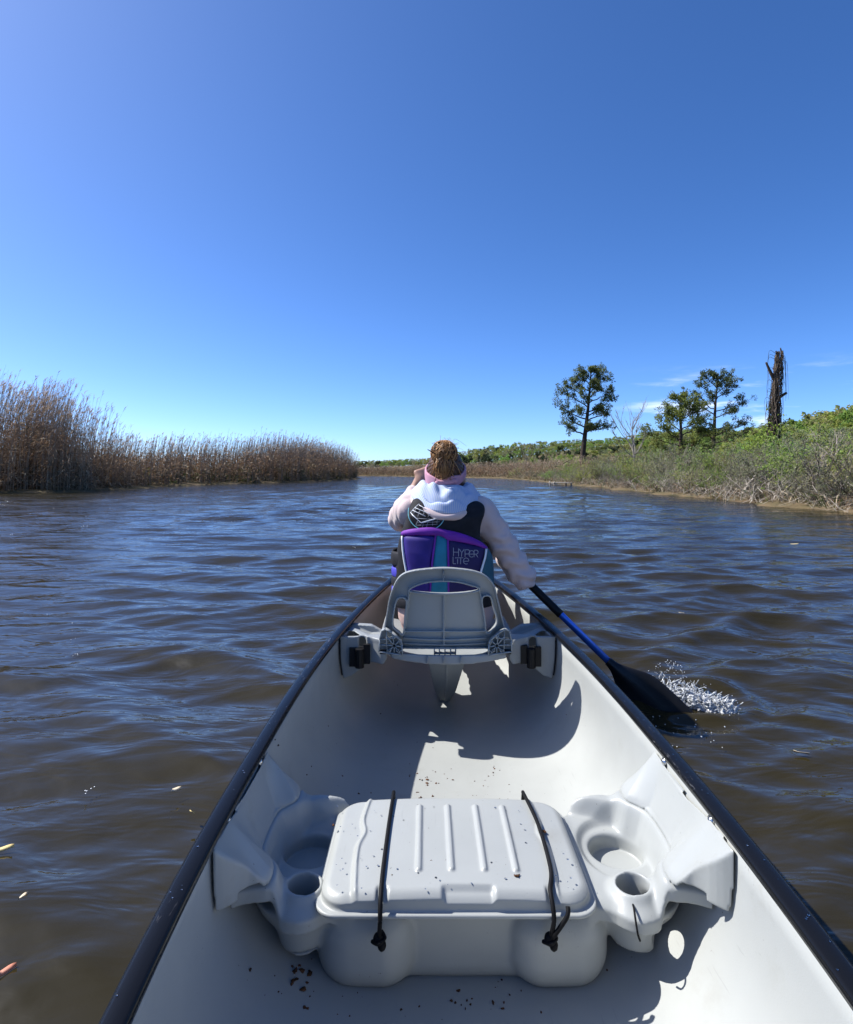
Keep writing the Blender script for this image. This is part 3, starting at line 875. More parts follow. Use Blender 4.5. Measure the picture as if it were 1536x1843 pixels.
# ---------------------------------------------------------------- bow seat
bow_seat = under(empty('bow_seat', (0, 2.25, 0.25)))
YB = 2.12
def back_y(x, z):
    """the backrest's rear surface: wraps forward at the sides, leans back at the top"""
    return YB + 0.55 * x * x - 0.22 * (z - 0.30) + 0.25 * np.clip(0.32 - z, 0, 1)
def bx(px, py, Yd=2.13):
    p = P(px, py, Yd); return (p[0], p[2])
def build_backrest():
    outline = [bx(*p) for p in [(700, 1183), (690, 1150), (692, 1128), (697, 1100), (703, 1069), (714, 1041), (726, 1027), (744, 1020), (770, 1016), (798, 1014), (826, 1016), (850, 1020),
                                (869, 1028), (885, 1044), (893, 1069), (901, 1100), (908, 1128), (912, 1150), (902, 1183), (860, 1190), (800, 1193), (740, 1190)]]
    arch = [bx(*p) for p in [(738, 1056), (752, 1047), (772, 1041), (798, 1039), (824, 1041), (845, 1047), (860, 1053), (846, 1058), (800, 1061), (752, 1059)]]
    winl = [bx(*p) for p in [(718, 1073), (732, 1075), (729, 1105), (726, 1137), (719, 1134), (709, 1124), (711, 1098)]]
    winr = [bx(*p) for p in [(866, 1071), (879, 1068), (886, 1090), (892, 1110), (890, 1122), (876, 1135), (871, 1105)]]
    slot = [bx(*p) for p in [(728, 1166), (874, 1165), (868, 1176), (800, 1180), (735, 1177)]]
    v = Vol((-0.30, 2.00, 0.22), (0.28, 2.26, 0.66), 0.0028)
    x, y, z = v.xyz(v.sl())
    X2, Z2 = x[:, 0, :], z[:, 0, :]
    out_s = spline(outline, 5, True)
    dO = sd_poly(out_s, X2, Z2)
    hs = [spline(arch, 4, True), spline(winl, 4, True), spline(winr, 4, True), spline(slot, 3, True)]
    dH = np.min([sd_poly(h, X2, Z2) for h in hs], axis=0)
    d = np.maximum(dO, -dH)
    # recessed centre panel edge lines
    pl = [bx(738, 1058), bx(733, 1100), bx(727, 1138)]; pr = [bx(860, 1054), bx(868, 1095), bx(875, 1135)]
    d_line = np.minimum(sd_segs(pl, X2, Z2), sd_segs(pr, X2, Z2))
    d_line = np.minimum(d_line, sd_segs([bx(798, 1058), bx(799, 1158)], X2, Z2))
    for yy in (1132, 1145, 1155, 1164):
        d_line = np.minimum(d_line, sd_segs([bx(727, yy + 1), bx(800, yy - 1 + (yy > 1140) * 3), bx(875, yy)], X2, Z2))
    y0 = back_y(X2, Z2)
    frame = smooth(-0.050, -0.040, dO) * (Z2 > 0.40)
    y0s = y0[:, None, :]
    yy_ = y
    sheet = np.maximum(np.abs(yy_ - y0s) - 0.0038, d[:, None, :])
    rim = np.minimum(np.abs(dO + 0.003), np.where(dO < 0, np.abs(dH - 0.002), 9))
    rimw = np.maximum(rim - 0.0030, np.maximum(dO, -dH + -0.0015))
    depth = 0.026
    rim3 = np.maximum(rimw[:, None, :], np.abs(yy_ - (y0s - depth / 2 + 0.003)) - depth / 2)
    ribs = np.maximum(np.maximum(d_line - 0.0026, d)[:, None, :], np.abs(yy_ - (y0s - 0.008)) - 0.010)
    v.f = np.minimum(np.minimum(sheet, rim3), ribs).astype(np.float32)
    o = under(v.obj('backrest', M_BOW), bow_seat)
    # slotted block, keyhole lug and bead line
    m = MB()
    def pt(px, py, off):
        a, b_ = bx(px, py); return (a, float(back_y(np.array(a), np.array(b_))) - off, b_)
    for py in (1163, 1174): m.bar(pt(782, py, 0.012), pt(820, py, 0.012), 0.022, 0.005)
    for px in (782, 791, 801, 811, 820): m.bar(pt(px, 1162, 0.012), pt(px, 1175, 0.012), 0.004, 0.022, up=(0, 1, 0))
    under(m.build('slotted_block', M_BOW), bow_seat)
    m = MB()
    a = np.linspace(0, 2 * np.pi, 15)
    c = pt(797.5, 1029, 0.014)
    m.tube([(c[0] + 0.005 * np.cos(t), c[1], c[2] + 0.005 * np.sin(t)) for t in a], 0.0018, 5)
    m.bar((c[0], c[1], c[2] + 0.005), (c[0], c[1], c[2] + 0.020), 0.004, 0.012, up=(0, 1, 0)); m.bar((c[0], c[1], c[2] - 0.005), (c[0], c[1], c[2] - 0.016), 0.003, 0.012, up=(0, 1, 0))
    under(m.build('keyhole_lug', M_BOW), bow_seat)
build_backrest()

def build_pan():
    v = Vol((-0.30, 2.05, 0.17), (0.30, 2.62, 0.34), 0.004)
    x, y, z = v.xyz(v.sl())
    zt = 0.264 + 0.03 * (x / 0.24) ** 2 + 0 * y
    rim = np.maximum(np.maximum(np.abs(x) - 0.262, 2.100 + 0.2 * x * x + 0.10 * smooth(0.205, 0.225, np.abs(x)) - y), y - 2.58)
    slab = np.maximum(np.maximum(z - zt, zt - 0.018 - z), rim)
    lip = np.maximum(np.maximum(np.abs(y - (2.082 + 0.2 * x * x)) - 0.006, np.abs(x) - 0.205), np.maximum(z - 0.284 - 0.14 * x * x, 0.250 + 0.50 * x * x - z))
    v.f = np.minimum(slab, lip).astype(np.float32)
    o = under(v.obj('seat_pan', M_BOW), bow_seat)
    # ticks along the rear lip
    for px in (770, 799, 830):
        m = MB(); p = P(px, 1186, 2.072); m.bar(p + np.array([0, 0, -0.016]), p + np.array([0, 0, 0.010]), 0.004, 0.010, up=(0, 1, 0))
        under(m.build('lip_rib', M_BOW), bow_seat)
build_pan()

def build_post():
    v = Vol((-0.09, 2.08, -0.04), (0.08, 2.64, 0.29), 0.0034)
    x, y, z = v.xyz(v.sl())
    t = np.clip((0.262 - z) / 0.285, 0, 1)
    cx = -0.006 + 0.004 * t
    hw = 0.074 - 0.040 * t - 0.012 * smooth(0.75, 1.0, t)
    yf = 2.11 + 0.33 * t
    ax = np.abs(x - cx)
    f = np.maximum(ax - hw, np.maximum(yf + 0.35 * ax - y, y - yf - 0.13))
    f = np.maximum(f, np.maximum(z - 0.258, -0.032 - z))
    f = np.minimum(f, np.maximum(np.maximum(ax - 0.003, np.abs(y - yf) - 0.005), np.maximum(z - 0.25, -0.02 - z)))
    v.f = (f * 0.8).astype(np.float32)
    under(v.obj('support_post', M_BOW), bow_seat)
build_post()

def build_hinge(s):
    """latticed end of the backrest hinge"""
    def q(px, py, off=0.0):
        px = px if s < 0 else 2 * 802 - px
        p = P(px, py, 2.075 + off); return p
    out = [(687, 1135), (694.5, 1131.5), (706, 1138), (721, 1151), (724, 1158), (724.5, 1178), (698, 1174), (683, 1172), (684, 1150)]
    m = MB()
    o3 = [q(*p) for p in out]
    for a, b in zip(o3, o3[1:] + o3[:1]): m.bar(a, b, 0.004, 0.022, up=(0, 1, 0))
    c = q(710, 1161)
    for p in [(706, 1138), (721, 1151), (724, 1163), (723, 1178), (710, 1176), (697, 1174), (696, 1160), (696, 1144)]:
        m.bar(c, q(*p), 0.003, 0.018, up=(0, 1, 0))
    for a, b in [((696, 1150), (710, 1146)), ((696, 1167), (703, 1174)), ((716, 1147), (724, 1164)), ((716, 1176), (724, 1168)), ((696, 1133), (697, 1174)), ((684, 1150), (696, 1150)), ((684, 1160), (696, 1160))]:
        m.bar(q(*a), q(*b), 0.003, 0.016, up=(0, 1, 0))
    for p in [(710, 1161), (710, 1146), (716, 1170), (702, 1170)]:
        e = q(*p); m.tube([e + (0, -0.009, 0), e + (0, 0.012, 0)], 0.0055, 8)
    under(m.build('hinge_lattice', M_BOW), bow_seat)
    # backing wall of the lattice
    pts = np.array([q(*p, 0.016) for p in out]); n = len(pts)
    v = np.concatenate([pts, pts + (0, 0.03, 0)])
    mb = MB(); f = np.array([[0, i, i + 1] for i in range(1, n - 1)])
    f2 = np.concatenate([f, f[:, ::-1] + n]); sd = np.array([[i, (i + 1) % n, (i + 1) % n + n, i + n] for i in range(n)])
    mb.add(v, sd, f2)
    under(mb.build('hinge_body', M_BOW, None, False), bow_seat)
    mb = MB(); mb.box(q(690, 1174, 0.01) + np.array([0, 0, 0.003]), (0.011, 0.012, 0.006))
    under(mb.build('rubber_stop', M_CLIP), bow_seat)
build_hinge(-1); build_hinge(1)

def build_bracket(s):
    """moulded wing carrying the seat off the hull side, with its paddle clip"""
    v = Vol((-0.45, 2.02, 0.14), (-0.18, 2.52, 0.40), 0.0034) if s < 0 else Vol((0.18, 2.02, 0.14), (0.45, 2.52, 0.40), 0.0034)
    x, y, z = v.xyz(v.sl())
    ax = np.abs(x)
    # rear face polygon seen from the stern
    def q(px, py):
        p = P(px, py, 2.20); return (abs(p[0] + 0.003), p[2])
    face = [q(*p) for p in [(590, 1116), (640, 1116), (650, 1130), (694, 1148), (698, 1190), (668, 1190), (655, 1196), (645, 1206), (628, 1219), (590, 1224)]]
    d2 = sd_poly(chaikin(face, 1), ax[:, 0, :], z[:, 0, :])[:, None, :]
    yf = 2.20 + 0.0 * x - 0.03 * smooth(0.30, 0.24, ax)
    wall = np.maximum(np.abs(y - yf) - 0.006, d2)
    # flange lying on the hull side and the sloped top behind the face
    hh = np.clip((z - floor_z(y)) / (sheer(y) - floor_z(y)), 0, 1)
    hin = section(y, hh)
    flange = np.maximum(np.maximum(hin - 0.016 - ax, yf - y), np.maximum(y - 2.42, np.maximum(z - (HZ(0.605) - 0.03 * smooth(2.1, 2.4, y)), 0.225 - z)))
    zt = 0.318 + 0.35 * np.clip(ax - 0.30, 0, 1) - 0.06 * smooth(2.14, 2.5, y)
    topf = np.maximum(np.maximum(np.abs(z - zt) - 0.006, np.maximum(yf - y, y - 2.46)), 0.225 - ax)
    gus = np.maximum(np.maximum(np.abs(y - 2.34 - 0.2 * (ax - .3)) - 0.014, z - (0.34 + 0.5 * (ax - 0.33))), np.maximum(0.24 - z, 0.22 - ax))
    f = wall
    for g in (flange, topf, gus):
        k = 0.014; h = np.clip(0.5 + 0.5 * (g - f) / k, 0, 1); f = g * (1 - h) + f * h - k * h * (1 - h)
    # pocket above the clip
    cxp = q(652, 1150)[0]
    f = np.maximum(f, -(np.sqrt((ax - cxp) ** 2 + (y - 2.194) ** 2) - 0.016 + 9 * np.maximum(0, np.maximum(0.26 - z, z - 0.335))))
    v.f = np.maximum(np.maximum(f, ax - hin + 0.004), z - (sheer(y) - 0.018)).astype(np.float32)
    br = under(v.obj('side_bracket', M_BOW), bow_seat)
    m = MB()
    px = (648, 956)[s > 0]; cl = P(px, 1181, 2.182)
    tilt = s * -0.06
    for dx, dz, w, h in ((-0.026, -0.004 + (0 if s < 0 else 0.01), 0.013, 0.034), (0.026, 0.008 - (0 if s < 0 else 0.01), 0.012, 0.036)):
        m.box(cl + np.array([dx, 0.004, dz]), (w, 0.008, h))
    m.tube([cl + np.array([0, -0.006, -0.040]), cl + np.array([0, -0.006, 0.030])], 0.017, 12)
    m.box(cl + np.array([0, 0.006, 0]), (0.030, 0.006, 0.028))
    under(m.build('paddle_clip', M_CLIP, None, False), bow_seat)
    # dark seal line along the outer edge of the bracket
    m = MB()
    zz = np.linspace(0.175, 0.305, 12); hx = section(np.full(12, 2.19), np.clip((zz - floor_z(2.19)) / (sheer(2.19) - floor_z(2.19)), 0, 1))
    m.tube(np.stack([s * (hx - 0.005), np.full(12, 2.188), zz], 1), 0.0028, 5)
    under(m.build('seal_strip', M_DARK), bow_seat)
    for yy in (2.24, 2.36):
        hx = float(section(np.array(yy), np.array(0.88))) - 0.014
        screw((s * hx, yy, 0.285), (-s, 0, 0.1), bow_seat, 0.005)
build_bracket(-1); build_bracket(1)
# ================================================================ PERSON
M_SKIN = mat('skin', (0.42, 0.25, 0.18), 0.5, 0.4, var=0.06, vscale=30)
M_JACKET = mat('pale pink cloth', (0.60, 0.475, 0.455), 0.8, 0.2, var=0.03, vscale=10, bump=0.25, bscale=260, sheen=0.2)
M_PANTS = mat('dusty pink cloth', (0.44, 0.30, 0.26), 0.85, 0.15, var=0.05, vscale=10)
M_BAND = mat('pink knit headband', (0.52, 0.28, 0.36), 0.85, 0.15, var=0.05, vscale=40, bump=0.4, bscale=500)
M_VBLK = mat('black vest neoprene', (0.014, 0.014, 0.018), 0.75, 0.25, var=0.2, vscale=30, bump=0.35, bscale=600)
M_VIND = mat('indigo vest panel', (0.032, 0.017, 0.19), 0.6, 0.3, var=0.1, vscale=20, bump=0.25, bscale=700)
M_VNAV = mat('navy vest panel', (0.017, 0.012, 0.085), 0.6, 0.3, var=0.1, vscale=20, bump=0.25, bscale=700)
M_VPUR = mat('purple vest band', (0.17, 0.025, 0.33), 0.65, 0.3, var=0.1, vscale=20, bump=0.25, bscale=700)
M_VTEAL = mat('teal vest panel', (0.018, 0.20, 0.31), 0.65, 0.3, var=0.1, vscale=20, bump=0.25, bscale=700)
M_VSIDE = mat('dark teal vest side', (0.025, 0.10, 0.15), 0.65, 0.3, var=0.1, vscale=20)
M_WHITE = mat('white piping', (0.72, 0.74, 0.78), 0.6, 0.3, var=0.03)
M_PRINT = mat('pale grey print', (0.42, 0.43, 0.47), 0.6, 0.3, var=0.03)
M_AQUA = mat('aqua print', (0.22, 0.55, 0.60), 0.6, 0.3, var=0.03)
M_STRAP = mat('blue webbing strap', (0.06, 0.055, 0.42), 0.6, 0.3, var=0.08, bump=0.3, bscale=500)
M_HAIR = mat('brown blonde hair', (0.50, 0.265, 0.095), 0.42, 0.5, vscale=45, col2=(0.20, 0.092, 0.035), stretch=(1, 1, 0.35))
M_HAIRD = mat('dark brown hair', (0.085, 0.036, 0.016), 0.5, 0.4, vscale=50, col2=(0.04, 0.018, 0.009))

def stripe_material():
    m, nt, b = nodes_of('blue striped hood lining')
    lk = nt.links.new
    at = nt.nodes.new('ShaderNodeAttribute'); at.attribute_name = 'stripe'
    mo = nt.nodes.new('ShaderNodeMath'); mo.operation = 'FRACT'; lk(at.outputs['Fac'], mo.inputs[0])
    gt = nt.nodes.new('ShaderNodeMath'); gt.operation = 'GREATER_THAN'; gt.inputs[1].default_value = 0.5; lk(mo.outputs[0], gt.inputs[0])
    mx = nt.nodes.new('ShaderNodeMix'); mx.data_type = 'RGBA'
    mx.inputs[6].default_value = (0.54, 0.58, 0.66, 1); mx.inputs[7].default_value = (0.34, 0.43, 0.64, 1)
    lk(gt.outputs[0], mx.inputs[0]); lk(mx.outputs[2], b.inputs['Base Color'])
    b.inputs['Roughness'].default_value = 0.85; b.inputs['Specular IOR Level'].default_value = 0.2
    return m
M_LINING = stripe_material()

person = tag(empty('person', (0.0, 2.42, 0.26)), 'person with a hair bun and pink headband paddling in the bow, back turned', 'person')

NECK = np.array([0.000, 2.455, 0.815]); HEAD = np.array([0.000, 2.465, 0.932])
SR = np.array([0.150, 2.43, 0.775]); SL = np.array([-0.152, 2.45, 0.785])
ER = P(942, 1038, 2.46); EL = P(722, 934, 2.66)
SH0 = np.array([-0.100, 2.80, 0.905]); SH1 = np.array([0.831, 2.295, 0.0])     # paddle shaft axis, grip to water
def shaft(t): return SH0 + (SH1 - SH0) * t
WR = shaft(0.40) + np.array([-0.01, -0.035, 0.012]); HR = shaft(0.42)
WL = SH0 + np.array([-0.035, -0.02, -0.055])

def hand(v, c, axis, back, thumb_dir, r=0.0085):
    """palm and five bent fingers closed round a bar through c along axis; back points from the bar to the knuckle side"""
    axis = np.asarray(axis, float) / np.linalg.norm(axis); back = np.asarray(back, float); back = back - axis * (back @ axis); back /= np.linalg.norm(back)
    side = np.cross(axis, back)
    pc = c + back * 0.026
    for w in (-0.028, -0.010, 0.010, 0.028):
        v.capsule(pc + axis * w - side * 0.028, pc + axis * w * 0.95 + side * 0.022, 0.0125, 0.0115, 0.012)
    ln = (0.80, 0.96, 1.0, 0.9)
    for w, l in zip((-0.032, -0.011, 0.011, 0.032), ln):
        k0 = pc + axis * w + side * 0.026
        k1 = c + axis * w + side * 0.034 * l - back * 0.004
        k2 = c + axis * w + side * 0.014 - back * 0.025 * l
        k3 = c + axis * w - side * 0.010 - back * 0.024 * l
        v.capsule(k0, k1, r, r * 0.95, 0.004); v.capsule(k1, k2, r * 0.95, r * 0.88, 0.003); v.capsule(k2, k3, r * 0.88, r * 0.75, 0.003)
    t0 = pc + axis * 0.034 * thumb_dir - side * 0.024; t1 = c + axis * 0.052 * thumb_dir - side * 0.026 - back * 0.006; t2 = c + axis * 0.046 * thumb_dir - side * 0.006 - back * 0.027
    v.capsule(t0, t1, 0.011, 0.0095, 0.006); v.capsule(t1, t2, 0.0095, 0.0078, 0.003)

def build_body():
    v = Vol((-0.33, 2.26, -0.02), (0.52, 3.36, 1.10), 0.0062)
    hip = np.array([0.0, 2.42, 0.36])
    v.capsule(hip - (0.07, 0, 0), hip + (0.07, 0, 0), 0.115, 0.115, 0.03)
    v.capsule(hip, NECK - (0, 0, 0.16), 0.115, 0.125, 0.05)
    v.capsule(SL + (0.03, 0, -0.02), SR - (0.03, 0, 0.02), 0.070, 0.070, 0.06)
    v.capsule(NECK - (0, 0, 0.03), HEAD - (0, 0.005, 0.05), 0.056, 0.052, 0.03)
    v.ellipsoid(HEAD, (0.072, 0.092, 0.100), 0.01)
    v.ellipsoid(HEAD + (0, 0.030, -0.058), (0.052, 0.062, 0.062), 0.03)          # jaw
    v.capsule(HEAD + (0, 0.088, 0.005), HEAD + (0, 0.108, -0.028), 0.009, 0.014, 0.012)   # nose
    for s in (-1, 1):
        v.ellipsoid(HEAD + (s * 0.031, 0.083, 0.004), (0.013, 0.011, 0.009), 0.004)    # eyes
        v.capsule(HEAD + (s * 0.016, 0.088, 0.024), HEAD + (s * 0.046, 0.078, 0.024), 0.006, 0.005, 0.008)
        v.ellipsoid(HEAD + (s * 0.074, 0.000, -0.028), (0.011, 0.021, 0.032), 0.006)   # ears
    v.capsule(HEAD + (-0.020, 0.086, -0.062), HEAD + (0.020, 0.086, -0.062), 0.007, 0.007, 0.006)  # mouth
    for S_, E_, W_ in ((SR, ER, WR), (SL, EL, WL)):
        v.capsule(S_, E_, 0.048, 0.040, 0.03); v.capsule(E_, W_, 0.040, 0.026, 0.012)
    for s in (-1, 1):
        h0 = hip + (s * 0.085, 0.02, -0.01); kn = np.array([s * 0.155, 2.86, 0.40]); an = np.array([s * 0.075, 3.14, 0.10])
        v.capsule(h0, kn, 0.085, 0.058, 0.03); v.capsule(kn, an, 0.056, 0.036, 0.02); v.capsule(an, an + (0, 0.14, -0.035), 0.038, 0.030, 0.02)
    ax = SH1 - SH0
    v.capsule(WR, HR + np.array([-0.008, -0.026, 0.006]), 0.026, 0.024, 0.012)
    hand(v, HR, ax, (-0.2, -1.0, 0.35), -1)
    v.capsule(WL, SH0 + np.array([-0.012, -0.022, -0.006]), 0.027, 0.026, 0.014)
    hand(v, SH0, np.array([0.75, 0.45, 0.25]), (-0.35, -1.0, 0.25), 1)
    return under(v.obj('body', M_SKIN), person)
build_body()

def wrinkle(p, amp, seed):
    r_ = np.random.default_rng(seed); o = 0
    for i in range(5):
        k = r_.normal(size=3); k = k / np.linalg.norm(k) * r_.uniform(35, 85)
        o = o + amp * (1 - np.abs(np.sin(p[0] * k[0] + p[1] * k[1] + p[2] * k[2] + r_.random() * 6 + 1.5 * np.sin(p[2] * 21 + i)))) / 2
    return o

def build_jacket():
    v = Vol((-0.34, 2.24, 0.26), (0.50, 2.98, 0.95), 0.0058)
    hip = np.array([0.0, 2.42, 0.38])
    v.capsule(hip - (0.06, 0, 0), hip + (0.06, 0, 0), 0.125, 0.125, 0.03)
    v.capsule(hip, NECK - (0, 0, 0.16), 0.125, 0.132, 0.05)
    v.capsule(SL + (0.03, 0, -0.02), SR - (0.03, 0, 0.02), 0.076, 0.076, 0.06)
    v.capsule(NECK - (0, 0, 0.07), NECK + (0, 0.005, 0.015), 0.085, 0.070, 0.03)
    mid = (SR + ER) / 2
    v.capsule(SR, mid, 0.061, 0.057, 0.02); v.capsule(mid, ER, 0.057, 0.053, 0.02); v.capsule(ER, WR, 0.054, 0.039, 0.015)
    v.capsule(SL, EL, 0.064, 0.058, 0.02); v.capsule(EL, WL + np.array([-0.004, -0.006, -0.012]), 0.057, 0.040, 0.012)
    x, y, z = v.xyz(v.sl())
    v.f = v.f + wrinkle((x, y, z), 0.0055, 5).astype(np.float32) - 0.0035
    # folds that ring the sleeves
    for a, b in ((SR, ER), (SL, EL)):
        d = (b - a) / np.linalg.norm(b - a); t = (x - a[0]) * d[0] + (y - a[1]) * d[1] + (z - a[2]) * d[2]
        rad = np.sqrt((x - a[0] - t * d[0]) ** 2 + (y - a[1] - t * d[1]) ** 2 + (z - a[2] - t * d[2]) ** 2)
        v.f = v.f + (0.0045 * np.sin(t * 95 + 2.2 * np.sin(z * 30 + x * 40)) * (smooth(0.06, 0.12, t)) * smooth(0.11, 0.08, rad)).astype(np.float32)
    v.cut(lambda X, Y, Z: np.sqrt((X - NECK[0]) ** 2 + (Y - NECK[1]) ** 2) - 0.058 + 9 * np.maximum(0, 0.80 - Z), 0.006)
    return under(v.obj('jacket', M_JACKET), person)
build_jacket()

def build_pants():
    v = Vol((-0.30, 2.28, 0.02), (0.30, 3.26, 0.56), 0.008)
    hip = np.array([0.0, 2.42, 0.36])
    v.capsule(hip - (0.08, 0, 0), hip + (0.08, 0, 0), 0.125, 0.125, 0.03)
    for s in (-1, 1):
        h0 = hip + (s * 0.085, 0.02, -0.01); kn = np.array([s * 0.155, 2.86, 0.40]); an = np.array([s * 0.075, 3.14, 0.10])
        v.capsule(h0, kn, 0.100, 0.073, 0.03); v.capsule(kn, an, 0.072, 0.056, 0.02)
    x, y, z = v.xyz(v.sl())
    v.f = v.f + wrinkle((x, y, z), 0.007, 9).astype(np.float32)
    under(v.obj('trousers', M_PANTS), person)
build_pants()

def build_shoes():
    for s in (-1, 1):
        v = Vol((s * 0.075 - 0.06, 3.08, -0.01), (s * 0.075 + 0.06, 3.34, 0.14), 0.005)
        an = np.array([s * 0.075, 3.14, 0.10])
        v.capsule(an, an + (0, 0.02, -0.03), 0.045, 0.045, 0.01); v.capsule(an + (0, 0.02, -0.04), an + (0, 0.14, -0.045), 0.042, 0.037, 0.02)
        v.cut(lambda X, Y, Z: Z - 0.018 + 0 * X)
        under(v.obj('shoe', M_CLIP), person)
build_shoes()

# ---- life vest
VY = 2.275
def vx(px, py): p = P(px, py, VY); return (p[0], p[2])
def vest_y(x, z):
    """the vest's back surface"""
    xx = np.clip(np.abs(x - 0.0) / 0.215, 0, 0.995)
    back = 2.41 - 0.145 * (1 - xx ** 2.5) ** (1 / 2.5)
    return back + 0.10 * np.clip(z - 0.62, 0, 1) ** 1.0 + 0.5 * np.clip(z - 0.76, 0, 1) + 0.02 * smooth(0.5, 0.35, z)
VEST = [(736, 916), (750, 898), (800, 906), (852, 903), (872, 908), (877, 922), (868, 948), (868, 972), (882, 990), (892, 1015), (894, 1060), (890, 1100), (715, 1100), (706, 1060), (711, 1010), (716, 980), (722, 958), (729, 940)]
def build_vest():
    v = Vol((-0.30, 2.20, 0.30), (0.28, 2.68, 0.90), 0.0055)
    x, y, z = v.xyz(v.sl())
    d = sd_poly(spline([vx(*p) for p in VEST], 3, True), x[:, 0, :], z[:, 0, :])[:, None, :]
    yb = vest_y(x, z) + 0.006
    yf = 2.49 + 0.10 * np.sqrt(np.clip(1 - (x / 0.22) ** 2, 0, 1)) 
    body = np.maximum(yb - y, y - yf)
    k = 0.03; a, b = body, d + 0.0; h = np.clip(0.5 - 0.5 * (b - a) / k, 0, 1)
    f = b * (1 - h) + a * h + k * h * (1 - h)
    f = np.maximum(f, -(np.sqrt((x - NECK[0]) ** 2 + (y - NECK[1]) ** 2) - 0.085 + 9 * np.maximum(0, 0.72 - z)))
    v.f = (f * 0.8).astype(np.float32)
    return under(v.obj('life_vest', M_VBLK), person)
vest = build_vest()

def patch(name, pts, mt, puff=0.012, lift=0.0, h=0.0035, smooth_n=3, yfn=None):
    pts = np.array([vx(*p) for p in pts])
    lo, hi = pts.min(0) - 0.01, pts.max(0) + 0.01
    poly = spline(pts, smooth_n, True)
    v = Vol((lo[0], 2.20, lo[1]), (hi[0], 2.50, hi[1]), h)
    x, y, z = v.xyz(v.sl())
    d = sd_poly(poly, x[:, 0, :], z[:, 0, :])[:, None, :]
    yb = (yfn or vest_y)(x, z) + 0.004 - lift
    pf = puff * np.sqrt(np.clip(1 - np.clip(1 + d / 0.022, 0, 1) ** 2, 0, 1))
    f = np.maximum(np.maximum((yb - pf) - y, y - (yb + 0.010)), d)
    v.f = (f * 0.8).astype(np.float32)
    return under(v.obj(name, mt), vest)

def line_on_vest(name, polys, mt, r=0.0016, off=0.0125, sides=5):
    m = MB()
    for pts in polys:
        q = np.array([vx(*p) for p in pts]); q = np.concatenate([q[:-1].repeat(3, 0) + np.tile(np.array([0, 1, 2])[:, None] / 3, (len(q) - 1, 1)) * np.diff(q, axis=0).repeat(3, 0), q[-1:]])
        yv = vest_y(q[:, 0], q[:, 1]) - off
        m.tube(np.stack([q[:, 0], yv, q[:, 1]], 1), r, sides)
    return under(m.build(name, mt), vest)

def z5(x, y): return (690 + x / 5.12, 780 + y / 5.12)
patch('indigo_panel', [z5(*p) for p in [(182, 965), (300, 945), (470, 945), (472, 1010), (448, 1120), (438, 1195), (430, 1330), (420, 1480), (240, 1480), (212, 1250), (192, 1120)]], M_VIND, 0.016)
patch('teal_stripe', [z5(*p) for p in [(490, 930), (540, 950), (590, 985), (592, 1200), (594, 1480), (432, 1480), (445, 1290), (462, 1170)]], M_VTEAL, 0.010)
patch('navy_panel', [z5(*p) for p in [(606, 985), (720, 1002), (850, 1030), (942, 1062), (925, 1160), (900, 1260), (860, 1480), (606, 1480), (604, 1200)]], M_VNAV, 0.014)
patch('purple_band', [z5(*p) for p in [(168, 915), (240, 890), (350, 872), (450, 866), (560, 884), (700, 915), (800, 950), (900, 1000), (972, 1058), (945, 1070), (850, 1034), (720, 1004), (600, 985), (540, 950), (470, 942), (300, 944), (168, 952)]], M_VPUR, 0.010, 0.005)
patch('purple_edge', [z5(*p) for p in [(474, 945), (492, 940), (462, 1180), (438, 1480), (424, 1480), (440, 1200)]], M_VPUR, 0.006, 0.009)
patch('purple_edge', [z5(*p) for p in [(588, 985), (606, 988), (610, 1200), (610, 1480), (594, 1480), (592, 1200)]], M_VPUR, 0.006, 0.009)
patch('side_panel', [z5(*p) for p in [(965, 1065), (1000, 1110), (1024, 1170), (1034, 1330), (1026, 1480), (880, 1480), (912, 1260), (945, 1150)]], M_VSIDE, 0.008)
line_on_vest('piping', [[z5(*p) for p in [(170, 955), (178, 1080), (190, 1170), (212, 1280), (230, 1420)]]], M_WHITE, 0.0042, 0.006, 6)
line_on_vest('piping', [[z5(*p) for p in [(955, 1066), (940, 1150), (905, 1258), (880, 1400)]]], M_WHITE, 0.0042, 0.012, 6)
# circle emblem and its map-like strokes on the yoke
circ = [z5(400 + 172 * math.cos(t), 735 + 160 * math.sin(t)) for t in np.linspace(-0.25, math.pi + 0.25, 26)]
line_on_vest('emblem_ring', [circ], M_AQUA, 0.0016, 0.001)
strokes = [[(250, 735), (345, 825), (540, 770)], [(250, 735), (300, 680), (330, 655)], [(262, 752), (352, 828), (470, 795)], [(290, 690), (420, 740), (520, 760)], [(270, 715), (390, 765)], [(330, 665), (470, 745)],
           [(300, 700), (280, 745)], [(340, 705), (318, 770)], [(385, 715), (365, 760)], [(430, 735), (415, 770)], [(300, 785), (560, 800)], [(320, 805), (300, 850)], [(370, 830), (360, 868)], [(410, 820), (400, 866)], [(460, 800), (455, 850)], [(500, 795), (495, 835)], [(300, 850), (500, 838)], [(310, 828), (520, 815)]]
line_on_vest('emblem_lines', [[z5(*p) for p in s] for s in strokes[:6]], M_WHITE, 0.0013, 0.0005)
line_on_vest('emblem_lines', [[z5(*p) for p in s] for s in strokes[6:]], M_PRINT, 0.0006, -0.001, 4)
